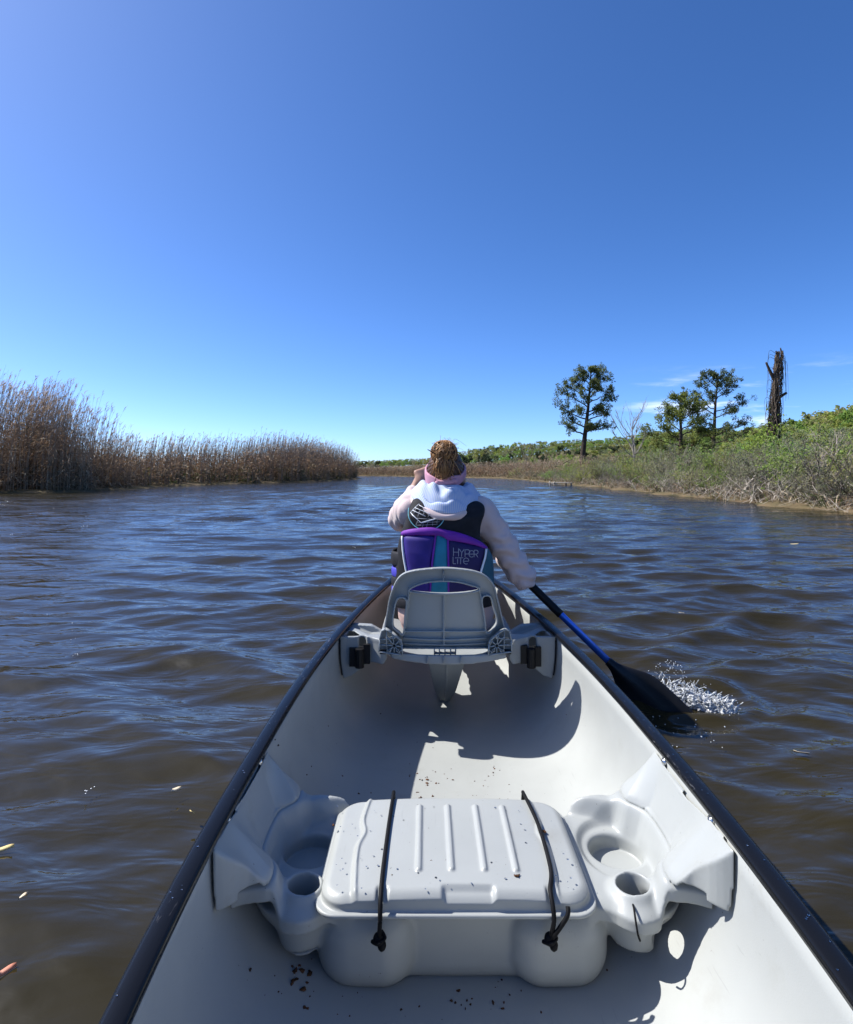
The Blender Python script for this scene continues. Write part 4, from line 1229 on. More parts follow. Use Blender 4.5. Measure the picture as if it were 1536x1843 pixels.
# lettering in thin outline strokes
def arc(cx, cy, rx, ry, a0, a1, n=12): return [(cx + rx * math.cos(t), cy + ry * math.sin(t)) for t in np.linspace(a0, a1, n)]
pi = math.pi
LET = {'H': [[(646, 1048), (646, 1125)], [(646, 1088), (692, 1088)], [(692, 1056), (692, 1128)]],
       'Y': [[(698, 1060), (722, 1094), (745, 1062)], [(722, 1094), (718, 1130)]],
       'P': [[(752, 1132), (752, 1068)], [(752, 1068), (778, 1068)] + arc(778, 1087, 18, 19, -pi / 2, pi / 2, 8) + [(752, 1106)]],
       'E': [[(790, 1108), (832, 1108)], arc(812, 1106, 24, 30, 0, -2 * pi * 0.86, 18)],
       'R': [[(836, 1136), (836, 1074)], [(836, 1074), (856, 1074)] + arc(856, 1092, 18, 18, -pi / 2, pi / 2, 8) + [(836, 1110)], [(852, 1110), (872, 1140)]]}
LET2 = {'L': [[(642, 1130), (642, 1194)], [(642, 1194), (668, 1194)]], 'I': [[(684, 1148), (684, 1196)]], 'T': [[(660, 1140), (735, 1140)], [(712, 1140), (712, 1197)]],
        'E': [[(738, 1172), (786, 1172)], arc(762, 1170, 25, 28, 0, -2 * pi * 0.84, 18)]}
for table in (LET, LET2):
    for ch, st in table.items():
        line_on_vest('letter', [[z5(*p) for p in s] for s in st], M_PRINT, 0.0011, 0.0102, 4)
# webbing straps round the left side, and the dark padding above and below them
def strap(z0, z1, mt, name):
    m = MB(); th = np.linspace(0.15, 1.0, 14) * pi * 0.72
    for zc in (0,):
        pts = []
        for t in th:
            x = -0.222 * math.sin(t) - 0.0; y = 2.43 - 0.165 * math.cos(t)
            pts.append((x, y, (z0 + z1) / 2 - 0.02 * math.sin(t)))
        m.tube(pts, (z1 - z0) / 2, 8, flat=(0.22, 1.0))
    return under(m.build(name, mt), vest)
zp = lambda py: CZ - (py - HOR) / F * 2.36
strap(zp(1032), zp(1014), M_STRAP, 'strap'); strap(zp(1066), zp(1050), M_STRAP, 'strap')
strap(zp(1050), zp(1031), M_VBLK, 'strap_padding'); strap(zp(1085), zp(1066), M_VBLK, 'strap_padding'); strap(zp(1012), zp(985), M_VBLK, 'strap_padding')

# ---- hood lying open on the shoulders
def build_hood():
    nu, nv = 90, 26
    u = np.linspace(-0.10, 1.10, nu) * np.pi; v = np.linspace(0, 1, nv)
    U, V = np.meshgrid(u, v, indexing='ij')
    c0 = np.array([0.004, 2.435, 0.850])
    collar = np.stack([c0[0] - 0.066 * np.cos(U), c0[1] - 0.060 * np.sin(U), c0[2] + 0.020 + 0.014 * np.sin(U)], -1)
    rim = np.stack([c0[0] - 0.004 - 0.148 * np.cos(U), c0[1] + 0.045 - 0.200 * np.maximum(np.sin(U), -0.1) ** 1, c0[2] - 0.008 - 0.068 * np.maximum(np.sin(U), 0) ** 1.3 + 0.008 * np.cos(U)], -1)
    b = np.sin(V * np.pi)
    p = collar * (1 - V)[..., None] + rim * V[..., None]
    p[..., 2] += 0.032 * b * (0.75 + 0.25 * np.sin(U * 2.0 + 0.6)) + 0.010 * np.sin(U * 6 + V * 5 + 1.0) * b + 0.006 * np.sin(U * 11 - V * 8) * b
    crease = np.exp(-((V - 0.62 - 0.10 * np.sin(U * 1.7)) / 0.07) ** 2) * np.exp(-((U - 1.25) / 0.6) ** 2)
    p[..., 2] -= 0.026 * crease
    p[..., 1] -= 0.016 * b * np.sin(U)
    lin_v = p.reshape(-1, 3)
    a, bb = np.meshgrid(np.arange(nu - 1), np.arange(nv - 1), indexing='ij')
    q = np.stack([a * nv + bb, (a + 1) * nv + bb, (a + 1) * nv + bb + 1, a * nv + bb + 1], -1).reshape(-1, 4)
    hood = under(empty('hood', (0, 2.4, 0.86)), person)
    lin = under(obj('hood_lining', lin_v, q, M_LINING), hood)
    at = lin.data.attributes.new('stripe', 'FLOAT', 'POINT'); at.data.foreach_set('value', (U * 17.5).ravel().astype(np.float32))
    sm = lin.modifiers.new('thick', 'SOLIDIFY'); sm.thickness = 0.004; sm.offset = -1
    # outer pink shell rolled under the rim
    sh = []
    for k, (o, dz) in enumerate(((0.0, 0.004), (0.010, -0.004), (0.012, -0.016), (0.004, -0.030), (-0.03, -0.036), (-0.06, -0.02))):
        cxy = np.array([0.0, 2.44, 0])
        r_ = p[:, -1, :].copy(); dirv = r_ - cxy; dirv[:, 2] = 0; dirv /= np.linalg.norm(dirv, axis=1, keepdims=True)
        r_ += dirv * o; r_[:, 2] += dz + 0.004 * np.sin(u * 7 + k)
        sh.append(r_)
    sh = np.array(sh); ns = len(sh)
    a, bb = np.meshgrid(np.arange(ns - 1), np.arange(nu - 1), indexing='ij')
    q = np.stack([a * nu + bb, a * nu + bb + 1, (a + 1) * nu + bb + 1, (a + 1) * nu + bb], -1).reshape(-1, 4)
    s_ = under(obj('hood_rim', sh.reshape(-1, 3), q, M_JACKET), hood)
    ss = s_.modifiers.new('sub', 'SUBSURF'); ss.levels = ss.render_levels = 1
build_hood()

def build_headband():
    v = Vol((-0.10, 2.34, 0.86), (0.10, 2.60, 1.03), 0.0035)
    x, y, z = v.xyz(v.sl())
    d = sd_ell(HEAD, (0.084, 0.103, 0.112))(x, y, z)
    n = np.array([0.10, 0.46, -1.0]); n /= np.linalg.norm(n)
    pl = (x - HEAD[0]) * n[0] + (y - HEAD[1] + 0.02) * n[1] + (z - HEAD[2] + 0.006) * n[2]
    wid = 0.021 + 0.004 * np.sin(x * 60)
    v.f = np.maximum(np.abs(d) - 0.0042, np.abs(pl + 0.002 * np.sin(x * 90)) - wid).astype(np.float32)
    under(v.obj('headband', M_BAND), person)
    # knot of the band at the nape
    m = Vol((-0.06, 2.34, 0.87), (0.06, 2.42, 0.94), 0.0035)
    m.capsule((-0.035, 2.372, 0.892), (0.035, 2.372, 0.900), 0.012, 0.013)
    under(m.obj('headband_tab', M_BAND), person)
build_headband()

def build_hair():
    hair = under(empty('hair', tuple(HEAD)), person)
    v = Vol((-0.10, 2.34, 0.84), (0.10, 2.58, 1.09), 0.005)
    v.union(sd_ell(HEAD + np.array([0, -0.006, 0.004]), np.array([0.078, 0.098, 0.109])))
    x, y, z = v.xyz(v.sl())
    v.f = np.maximum(v.f, (y - 2.53) + 0.0 * z).astype(np.float32)
    v.f = np.maximum(v.f, 0.885 - z + 0.45 * np.clip(y - 2.40, 0, 1)).astype(np.float32)
    v.f += (0.0025 * np.sin(np.arctan2(x, z - 1.0) * 40)).astype(np.float32)
    under(v.obj('scalp_hair', M_HAIRD), hair)
    rng = np.random.default_rng(4)
    bun = np.array([-0.008, 2.385, 1.014])
    m = MB()
    # strands swept from the hairline up to the bun
    for i in range(420):
        ph = rng.uniform(-1.25, 1.25); el = rng.uniform(-0.75, 0.35)
        d0 = np.array([math.sin(ph) * math.cos(el), -math.cos(ph) * math.cos(el), math.sin(el)])
        a = HEAD + d0 * np.array([0.079, 0.099, 0.110])
        e = bun + np.array([rng.normal() * 0.016, -0.012 + rng.normal() * 0.01, -0.028 + rng.normal() * 0.010])
        mid = (a + e) / 2; w = mid - HEAD; w = w / np.linalg.norm(w * (1 / np.array([0.082, 0.103, 0.113]))); 
        m.tube(spline([a, mid * 0.3 + (HEAD + w) * 0.7 + rng.normal(size=3) * 0.004, e], 5), np.linspace(0.0014, 0.0019, 11) * rng.uniform(0.7, 1.3), 4, 0 if rng.random() < 0.45 + 0.25 * (ph < 0) else 1)  # light strands likelier on the left: its sunlight is put into the colour
    # the bun: loops wound round a core
    m.ball(bun, (0.046, 0.042, 0.040), 12, 8, 1)
    for i in range(300):
        ax = rng.normal(size=3) * (1, 1, 0.6); ax /= np.linalg.norm(ax)
        b1 = np.cross(ax, [0, 0, 1.0]); b1 /= np.linalg.norm(b1); b2 = np.cross(ax, b1)
        t = np.linspace(0, rng.uniform(1.6, 4.2), 14) + rng.uniform(0, 6)
        r_ = rng.uniform(0.040, 0.055); off = ax * rng.uniform(-0.026, 0.026)
        rr_ = np.sqrt(max(r_ ** 2 - (off @ off), 1e-4))
        pts = bun + off + rr_ * (np.cos(t)[:, None] * b1 + np.sin(t)[:, None] * b2) * np.array([1.04, 0.95, 0.98])
        m.tube(pts, 0.0016 * rng.uniform(0.6, 1.4), 4, 0 if rng.random() < 0.72 else 1)
    # the loose tail hanging down from the bun, and flyaways
    for i in range(110):
        s = bun + np.array([rng.normal() * 0.014 - 0.006, -0.030 + rng.normal() * 0.006, -0.020 + rng.normal() * 0.008])
        en = np.array([-0.012 + rng.normal() * 0.013, 2.352 + rng.normal() * 0.006, 0.915 + rng.uniform(-0.012, 0.035)])
        md = (s + en) / 2 + np.array([rng.normal() * 0.012, -0.016, 0])
        m.tube(spline([s, md + (0, 0, 0.016), md - (rng.normal() * 0.006, 0, 0.02), en], 5), np.linspace(0.0019, 0.0008, 16), 4, 0 if rng.random() < 0.8 else 1)
    for i in range(90):
        d0 = rng.normal(size=3); d0[2] = abs(d0[2]); d0 /= np.linalg.norm(d0)
        a = bun + d0 * 0.040; m.tube(spline([a, a + d0 * 0.012 + rng.normal(size=3) * 0.006, a + d0 * 0.018 + rng.normal(size=3) * 0.016], 4), np.linspace(0.0008, 0.0004, 9), 3, 0)
    under(m.build('hair_strands', [M_HAIR, M_HAIRD]), hair)
    m = MB(); m.tube([P(770, 809, 2.34), P(782, 816, 2.345), P(796, 824, 2.355)], [0.0018, 0.0024, 0.0020], 6)
    under(m.build('hair_stick', M_CLIP), hair)
build_hair()

# ================================================================ PADDLE
M_BLUE = mat('blue anodised shaft', (0.045, 0.16, 0.62), 0.28, 0.5, var=0.05, metal=0.55)
M_BLADE = mat('black blade plastic', (0.008, 0.008, 0.010), 0.4, 0.4, var=0.2, vscale=12)
paddle = tag(empty('paddle', tuple(SH0)), 'canoe paddle with blue shaft and black blade dipping into the water', 'paddle')
def build_paddle():
    axis = SH1 - SH0; L_ = np.linalg.norm(axis); axis = axis / L_
    tn = 0.83
    m = MB(); m.tube([shaft(0.02), shaft(0.5), shaft(tn + 0.01)], 0.0145, 16); under(m.build('shaft', M_BLUE), paddle)
    m = MB(); m.tube([shaft(t) for t in np.linspace(0.30, 0.635, 24)], np.where(np.arange(24) % 2, 0.0178, 0.0172), 16); under(m.build('grip_wrap', M_CLIP), paddle)
    m = MB(); g = np.cross(axis, (0, 1, 0)); g /= np.linalg.norm(g)
    m.tube([SH0 - g * 0.045, SH0 - g * 0.02, SH0 + g * 0.02, SH0 + g * 0.045], [0.013, 0.016, 0.016, 0.013], 12); m.tube([SH0, shaft(0.05)], [0.016, 0.018], 12)
    under(m.build('top_grip', M_CLIP), paddle)
    # blade: spoon profile lofted along the shaft
    side = np.cross(axis, np.array([0.15, 1.0, 0.1])); side /= np.linalg.norm(side); nrm = np.cross(side, axis)
    prof = [(-0.015, 0.018, 0.018), (0.02, 0.024, 0.017), (0.07, 0.050, 0.014), (0.13, 0.082, 0.010), (0.20, 0.092, 0.008), (0.32, 0.094, 0.006), (0.42, 0.088, 0.005), (0.48, 0.078, 0.004), (0.515, 0.035, 0.003)]
    prof = spline(prof, 4); base = shaft(tn); v = []
    th = np.linspace(0, 2 * np.pi, 24, endpoint=False)
    for d, w, t in prof:
        c = base + axis * d + nrm * (-0.10 * d * d)
        w = max(w, 0.002); t = max(t, 0.002)
        v.append(c + np.cos(th)[:, None] * w * side + (np.sin(th) * t * (0.35 + 0.65 * np.exp(-(np.cos(th) * w / 0.022) ** 2)))[:, None] * nrm)
    v = np.array(v); n1, n2 = v.shape[:2]
    a, b = np.meshgrid(np.arange(n1 - 1), np.arange(n2), indexing='ij'); b2 = (b + 1) % n2
    q = np.stack([a * n2 + b, a * n2 + b2, (a + 1) * n2 + b2, (a + 1) * n2 + b], -1).reshape(-1, 4)
    V = np.concatenate([v.reshape(-1, 3), v[0].mean(0)[None], v[-1].mean(0)[None]])
    j = np.arange(n2); k = (j + 1) % n2
    t = np.concatenate([np.stack([np.full(n2, n1 * n2), k, j], 1), np.stack([np.full(n2, n1 * n2 + 1), j + (n1 - 1) * n2, k + (n1 - 1) * n2], 1)])
    under(obj('blade', V, [q, t], M_BLADE), paddle)
build_paddle()

# ---- splash thrown up by the blade
def build_splash():
    rng = np.random.default_rng(3)
    m, nt, b = nodes_of('splashing water')
    b.inputs['Base Color'].default_value = (0.94, 0.96, 0.97, 1); b.inputs['Roughness'].default_value = 0.06
    b.inputs['IOR'].default_value = 1.333; b.inputs['Transmission Weight'].default_value = 0.5; b.inputs['Specular IOR Level'].default_value = 0.8
    mb = MB()
    A = PZ(1185, 1262, 0.0); B = PZ(1322, 1284, 0.0)
    def drop(c, r):
        d = rng.normal(size=3); d[2] += 0.6; d /= np.linalg.norm(d); k = r * rng.uniform(0.4, 1.6)
        mb.tube([c - d * k, c - d * k * 0.5, c + d * k * 0.4, c + d * (k + r * 0.5)], np.array([0.35, 0.95, 0.9, 0.2]) * r, 6)
    # ragged crest of torn water
    lo = np.minimum(A, B) - np.array([0.05, 0.12, 0.03]); hi = np.maximum(A, B) + np.array([0.05, 0.12, 0.13])
    V = Vol(lo, hi, 0.0021)
    fwd = (B - A) / np.linalg.norm(B - A)
    for i in range(1150):
        t = rng.beta(1.5, 1.35); h = 0.135 * (1 - 0.55 * t) * rng.beta(0.8, 2.4)
        c = A + (B - A) * t + np.array([rng.normal() * 0.010, rng.normal() * 0.030 * (1 - 0.5 * t), h - 0.006])
        d = fwd * rng.uniform(-0.2, 1.0) + rng.normal(size=3) * 0.55 + (0, 0, 0.45); d /= np.linalg.norm(d)
        V.capsule(c, c + d * rng.uniform(0.006, 0.030), rng.uniform(0.0014, 0.0030), rng.uniform(0.0009, 0.0020), 0.005, 0.012)
    V.f = V.f.astype(np.float32)
    vv, qq = V.mesh(); vv = vv + rng.normal(size=vv.shape) * 0.0003
    mb.add(vv, qq)
    for i in range(300):
        t = rng.beta(1.6, 1.5)
        c = A + (B - A) * t + np.array([rng.normal() * 0.016, rng.normal() * 0.05 * (1 - 0.5 * t), 0.005 + 0.11 * (1 - 0.5 * t) * rng.beta(1.1, 2.0)])
        drop(c, 0.0009 + 0.0026 * rng.beta(1.0, 4.0))
    # the arc of thrown drops
    for i in range(130):
        t = rng.random(); ar = P(1170 + 120 * t + rng.normal() * 5, 1222 - 34 * math.sin(min(t * 1.5, 1) * pi) + 34 * t + rng.normal() * 8, 2.36 + rng.normal() * 0.03)
        drop(ar, 0.0010 + 0.0026 * rng.beta(1, 4))
    for i in range(26):
        c = PZ(1215 + rng.uniform(-60, 90), 1325 + rng.uniform(-40, 25), 0.006); drop(c, 0.0022)
    o = mb.build('splash', m); tag(o, kind='stuff')
build_splash()
# ================================================================ VEGETATION
def leafmat(name, c, c2, tr=0.35, ov=0.6, vs_=0.9, rough=0.7):
    return mat(name, c, rough, 0.2, vscale=vs_, col2=c2, obj_var=ov, trans=tr, detail=4)
M_STALK = mat('dry reed stalk', (0.40, 0.31, 0.21), 0.8, 0.2, vscale=0.6, col2=(0.25, 0.175, 0.115), detail=5)
M_RLEAF = leafmat('dry reed leaf', (0.33, 0.215, 0.125), (0.19, 0.118, 0.068), 0.30, 0.0, 0.5)
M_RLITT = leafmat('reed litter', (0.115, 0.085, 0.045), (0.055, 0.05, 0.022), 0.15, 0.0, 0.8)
M_PLUME = leafmat('reed plume', (0.46, 0.36, 0.26), (0.32, 0.23, 0.16), 0.35, 0.0, 0.5)
M_RPALE = leafmat('bleached reed', (0.50, 0.42, 0.29), (0.34, 0.25, 0.15), 0.2, 0.0, 0.7)
M_RGREEN = leafmat('young reed green', (0.12, 0.16, 0.035), (0.07, 0.10, 0.025), 0.3, 0.0, 0.7)
M_BARK = mat('grey brown bark', (0.085, 0.065, 0.050), 0.95, 0.1, vscale=3, col2=(0.040, 0.030, 0.024), bump=0.8, bscale=18)
M_PALEBARK = mat('pale dead bark', (0.34, 0.30, 0.26), 0.9, 0.15, vscale=3, col2=(0.20, 0.17, 0.14), bump=0.5, bscale=18)
M_TWIG = mat('grey twigs', (0.27, 0.24, 0.20), 0.9, 0.1, vscale=1.5, col2=(0.15, 0.13, 0.10), obj_var=0.5)
M_VINE = mat('brown vine stems', (0.19, 0.148, 0.110), 0.9, 0.1, vscale=2.0, col2=(0.10, 0.078, 0.058))
M_DTWIG = mat('dark twigs', (0.060, 0.050, 0.040), 0.9, 0.1, vscale=1.5, col2=(0.030, 0.025, 0.020))
M_PINE = leafmat('pine needles', (0.180, 0.205, 0.058), (0.090, 0.115, 0.042), 0.42, 0.0, 0.5)
M_PINEY = leafmat('yellowish pine needles', (0.270, 0.300, 0.056), (0.135, 0.165, 0.042), 0.42, 0.0, 0.6)
M_PINEB = leafmat('dark blue green needles', (0.105, 0.135, 0.060), (0.060, 0.085, 0.044), 0.38, 0.0, 0.5)
M_GRN = leafmat('spring green leaves', (0.300, 0.390, 0.095), (0.190, 0.265, 0.064), 0.5, 0.7)
M_OLV = leafmat('olive budding leaves', (0.330, 0.345, 0.135), (0.215, 0.225, 0.090), 0.45, 0.7)
M_GRY = leafmat('grey green buds', (0.255, 0.265, 0.160), (0.165, 0.175, 0.105), 0.3, 0.5)
M_RUST = leafmat('rusty buds', (0.22, 0.115, 0.060), (0.13, 0.075, 0.045), 0.3, 0.4)
M_DKG = leafmat('dark evergreen leaves', (0.042, 0.062, 0.024), (0.022, 0.035, 0.015), 0.2, 0.5)
M_LIME = leafmat('lime green leaves', (0.27, 0.34, 0.060), (0.17, 0.23, 0.04), 0.4, 0.4)

class Acc:
    """fast accumulation of many blades and leaves: quads and triangles with a material index"""
    def __init__(self): self.v = []; self.q = []; self.m = []; self.n = 0
    def quads(self, v, m):
        """v: (N,4,3)"""
        n = len(v)
        self.v.append(v.reshape(-1, 3)); self.q.append(np.arange(4 * n).reshape(-1, 4) + self.n)
        self.m.append(np.broadcast_to(m, (n,)).astype(np.int32)); self.n += 4 * n
    def strips(self, pts, wid, nrm, m):
        """pts (N,K,3) centre lines, wid (N,K), nrm (N,3) sideways"""
        N, K = pts.shape[:2]
        a = pts - nrm[:, None] * wid[..., None]; b = pts + nrm[:, None] * wid[..., None]
        v = np.stack([a, b], 2).reshape(-1, 3)
        base = np.arange(N)[:, None] * (2 * K) + np.arange(K - 1)[None] * 2
        q = np.stack([base, base + 1, base + 3, base + 2], -1).reshape(-1, 4) + self.n
        self.v.append(v); self.q.append(q); self.m.append(np.broadcast_to(np.asarray(m)[..., None] if np.ndim(m) else m, (N, K - 1)).ravel().astype(np.int32)); self.n += len(v)
    def tubes3(self, pts, rad, m):
        """three-sided stalks: pts (N,K,3), rad (N,K)"""
        N, K = pts.shape[:2]
        th = np.array([0, 2.094, 4.189])
        off = np.stack([np.cos(th), np.sin(th), np.zeros(3)], -1)
        v = (pts[:, :, None] + rad[:, :, None, None] * off).reshape(-1, 3)
        base = (np.arange(N)[:, None, None] * K + np.arange(K - 1)[None, :, None]) * 3
        j = np.arange(3)[None, None]; k = (j + 1) % 3
        q = np.stack([base + j, base + k, base + 3 + k, base + 3 + j], -1).reshape(-1, 4) + self.n
        self.v.append(v); self.q.append(q); self.m.append(np.full(len(q), m, np.int32)); self.n += len(v)
    def build(self, name, mats, smooth_shade=False):
        me = make_mesh(name, np.concatenate(self.v), np.concatenate(self.q), mats, np.concatenate(self.m), smooth_shade)
        return link(bpy.data.objects.new(name, me))
    def mesh(self, name, mats):
        return make_mesh(name, np.concatenate(self.v), np.concatenate(self.q), mats, np.concatenate(self.m), False)

def unit(rng, n):
    d = rng.normal(size=(n, 3)); return d / np.linalg.norm(d, axis=1, keepdims=True)

def leaf_quads(rng, c, size, elong=1.0):
    n = len(c); a = unit(rng, n); b = np.cross(a, unit(rng, n)); b /= np.maximum(np.linalg.norm(b, axis=1, keepdims=True), 1e-6)
    s = np.broadcast_to(size, (n,))[:, None] * rng.uniform(0.6, 1.35, (n, 1))
    a = a * s * elong; b = b * s * 0.6
    return np.stack([c - a, c + b * 0.9 - a * 0.1, c + a, c - b * 0.9 + a * 0.15], 1)

# ---------------------------------------------------------------- reeds
def scatter_behind(rng, line, depth, n, bias=1.0):
    """points behind a shore polyline (to its left when walked), with distance back"""
    line = np.asarray(line, float); seg = np.diff(line, axis=0); L_ = np.linalg.norm(seg, axis=1); cum = np.concatenate([[0], np.cumsum(L_)])
    s = rng.random(n) * cum[-1]; i = np.clip(np.searchsorted(cum, s) - 1, 0, len(seg) - 1)
    t = (s - cum[i]) / L_[i]; p = line[i] + seg[i] * t[:, None]
    nn = np.stack([-seg[i, 1], seg[i, 0]], 1) / L_[i][:, None]
    back = depth * rng.random(n) ** bias
    back = back + np.sign(depth) * (0.45 + 0.28 * np.sin(p[:, 0] * 2.1 + p[:, 1]) + 0.30 * np.sin(p[:, 1] * 1.7 - p[:, 0] * 0.6) + 0.15 * np.sin(p[:, 1] * 5.1))
    return p + nn * back[:, None], back, s / cum[-1]

def reed_bed(name, line, depth, n, hfn, seed, detail=2, bias=1.2, litter=1.0, green=0.0, lean=(0.10, 0.05)):
    rng = np.random.default_rng(seed); A = Acc()
    p, back, s = scatter_behind(rng, line, depth, n, bias)
    clump = 0.55 + 0.45 * np.sin(p[:, 0] * 1.7 + 2 * np.sin(p[:, 1] * 0.8)) * np.sin(p[:, 1] * 1.3 + p[:, 0] * 0.6)
    keep = rng.random(n) < 0.45 + 0.55 * clump; p, back, s = p[keep], back[keep], s[keep]; n = len(p)
    h = hfn(p, s) * rng.uniform(0.62, 1.0, n) * (0.75 + 0.25 * smooth(0, 1.5, back)) * (0.90 + 0.10 * np.sin(p[:, 0] * 2.1) * np.sin(p[:, 1] * 1.7))
    tall = rng.random(n) < 0.05; h[tall] *= 1.12
    z0 = np.maximum(ground_z(p[:, 0], p[:, 1]), -0.1)
    ld = rng.normal(size=(n, 2)) * 0.055 + np.array(lean)
    K = 5; t = np.linspace(0, 1, K)
    pts = np.zeros((n, K, 3)); 
    pts[:, :, 0] = p[:, None, 0] + h[:, None] * ld[:, None, 0] * t ** 2; pts[:, :, 1] = p[:, None, 1] + h[:, None] * ld[:, None, 1] * t ** 2
    pts[:, :, 2] = z0[:, None] + h[:, None] * t
    r0 = rng.uniform(0.006, 0.011, n) * (1.0 if detail > 1 else 1.6)
    A.tubes3(pts, r0[:, None] * (1 - 0.6 * t)[None], 0)
    # leaves hanging off the stalks, most of them low down
    nl = {2: 7, 1: 4, 0: 2}[detail]
    for k in range(nl):
        f = rng.beta(1.4, 2.6, n) * 0.92; i = np.minimum((f * (K - 1)).astype(int), K - 2); fr = f * (K - 1) - i
        b = pts[np.arange(n), i] * (1 - fr)[:, None] + pts[np.arange(n), i + 1] * fr[:, None]
        an = rng.random(n) * 6.283; ll = rng.uniform(0.25, 0.65, n) * (1.15 - 0.5 * f)
        d = np.stack([np.cos(an), np.sin(an), np.zeros(n)], 1)
        rise = rng.uniform(-0.2, 0.7, n)
        q = np.stack([b, b + d * (ll * 0.5)[:, None] + np.array([0, 0, 1]) * (ll * 0.35 * rise)[:, None], b + d * (ll * 0.9)[:, None] + np.array([0, 0, 1]) * (ll * (0.35 * rise - 0.45))[:, None]], 1)
        sd = np.stack([-np.sin(an), np.cos(an), np.full(n, 0.4)], 1)
        w = np.stack([np.full(n, 0.010), np.full(n, 0.016), np.full(n, 0.003)], 1) * (1.0 if detail > 1 else 1.7)
        A.strips(q, w, sd, np.where(rng.random(n) < 0.10, 4, 1))
    # plumes
    has = rng.random(n) < 0.72; ip = np.where(has)[0]; m_ = len(ip)
    for k in range({2: 5, 1: 3, 0: 2}[detail]):
        b = pts[ip, -1] - (pts[ip, -1] - pts[ip, -2]) * rng.uniform(0.0, 0.22, (m_, 1))
        an = rng.normal(size=m_) * 0.9 + 0.4; ll = rng.uniform(0.14, 0.34, m_)
        d = np.stack([np.cos(an) * 0.45, np.sin(an) * 0.30, np.ones(m_) * 0.8], 1)
        q = np.stack([b, b + d * (ll * 0.5)[:, None], b + d * ll[:, None] * np.array([1.5, 1.5, 0.85])], 1)
        sd = unit(rng, m_) * np.array([1, 1, 0.2])
        w = np.stack([np.full(m_, 0.004), rng.uniform(0.009, 0.020, m_), np.full(m_, 0.003)], 1) * (1.0 if detail > 1 else 1.4)
        A.strips(q, w, sd, 3)
    # litter at the foot: bent dead blades, dark and dense
    nlit = int(n * 5 * litter); pp, bk, ss = scatter_behind(rng, line, depth, nlit, bias)
    gz_ = np.maximum(ground_z(pp[:, 0], pp[:, 1]), -0.05); hh = hfn(pp, ss)
    zz = gz_ + hh * 0.62 * rng.beta(0.9, 2.0, nlit)
    an = rng.random(nlit) * 6.283; ll = rng.uniform(0.25, 0.8, nlit); el = rng.normal(size=nlit) * 0.7 + 0.45
    d = np.stack([np.cos(an) * np.cos(el), np.sin(an) * np.cos(el), np.sin(el)], 1)
    b = np.stack([pp[:, 0], pp[:, 1], zz], 1)
    q = np.stack([b - d * (ll * 0.5)[:, None], b + unit(rng, nlit) * 0.05, b + d * (ll * 0.5)[:, None] - np.array([0, 0, 0.12])], 1)
    w = np.stack([np.full(nlit, 0.006), rng.uniform(0.010, 0.022, nlit), np.full(nlit, 0.004)], 1) * (1.0 if detail > 1 else 1.6)
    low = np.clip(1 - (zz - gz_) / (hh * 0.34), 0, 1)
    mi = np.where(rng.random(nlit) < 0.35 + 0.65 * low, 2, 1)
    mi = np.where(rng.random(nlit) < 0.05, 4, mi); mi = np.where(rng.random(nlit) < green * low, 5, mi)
    A.strips(q, w, unit(rng, nlit), mi)
    # some bleached stems lying crosswise
    nb = int(90 + n * 0.06); pp, bk, ss = scatter_behind(rng, line, 1.2, nb, 1)
    gz_ = np.maximum(ground_z(pp[:, 0], pp[:, 1]), -0.02); an = rng.normal(size=nb) * 0.7 - 0.5; el = rng.uniform(0.0, 0.8, nb); ll = rng.uniform(0.5, 1.6, nb)
    d = np.stack([np.cos(an) * np.cos(el), np.sin(an) * np.cos(el), np.sin(el)], 1) * np.where(rng.random(nb) < .5, 1, -1)[:, None] * np.array([1, 1, 0]) + np.stack([0 * el, 0 * el, np.sin(el)], 1)
    b = np.stack([pp[:, 0], pp[:, 1], gz_ + 2.4 * rng.beta(0.7, 3.0, nb)], 1)
    A.tubes3(np.stack([b, b + d * (ll * .5)[:, None] + (0, 0, .03), b + d * ll[:, None]], 1), np.full((nb, 3), 0.010), 4)
    o = A.build(name, [M_STALK, M_RLEAF, M_RLITT, M_PLUME, M_RPALE, M_RGREEN])
    return tag(o, kind='stuff')

def h_near(p, s):
    px = (p[:, 0] - CX) / p[:, 1] * F + 768
    return np.interp(px, [-250, 0, 60, 110, 160, 200, 225, 260, 330], [5.9, 5.55, 5.45, 5.1, 4.7, 4.2, 3.4, 2.8, 2.6])
reed_bed('near_reed_bed', [(-16.6, 35.5), (-15.8, 31), (-15.3, 26.9), (-16.4, 25.4), (-18, 24.6), (-30, 23), (-48, 21)][::-1], 7.5, 6200, h_near, 11, 2, 1.15, 0.9)
def h_mid(p, s):
    px = (p[:, 0] - CX) / p[:, 1] * F + 768
    return np.interp(px, [200, 260, 400, 520, 560, 600, 640, 665], [3.0, 3.3, 3.9, 4.5, 4.5, 4.3, 3.9, 3.2])
# the line is walked so that the bank lies on its left
reed_bed('middle_reed_bed', [(-16.0, 35.2), (-16.4, 38.5), (-15.6, 42), (-13.0, 47.5), (-10.8, 51.5), (-9.6, 58), (-8.2, 71), (-9.5, 76), (-16, 83)], 8.0, 6200, h_mid, 12, 1, 1.2, 1.0, 0.35)
def h_far(p, s): return np.interp(p[:, 0], [-80, -20, -6, 0, 8, 14], [2.6, 2.6, 2.4, 2.5, 2.7, 2.9])
def reed_rev(name, line, *a, **k): return reed_bed(name, line, *a, **k)
reed_rev('far_reed_bed', [(11.2, 54), (10.9, 62), (9.8, 76), (5.2, 86.2), (-8, 109.2), (-30, 118.2)], -11.0, 6500, h_far, 13, 0, 1.0, 1.0, 0.06)

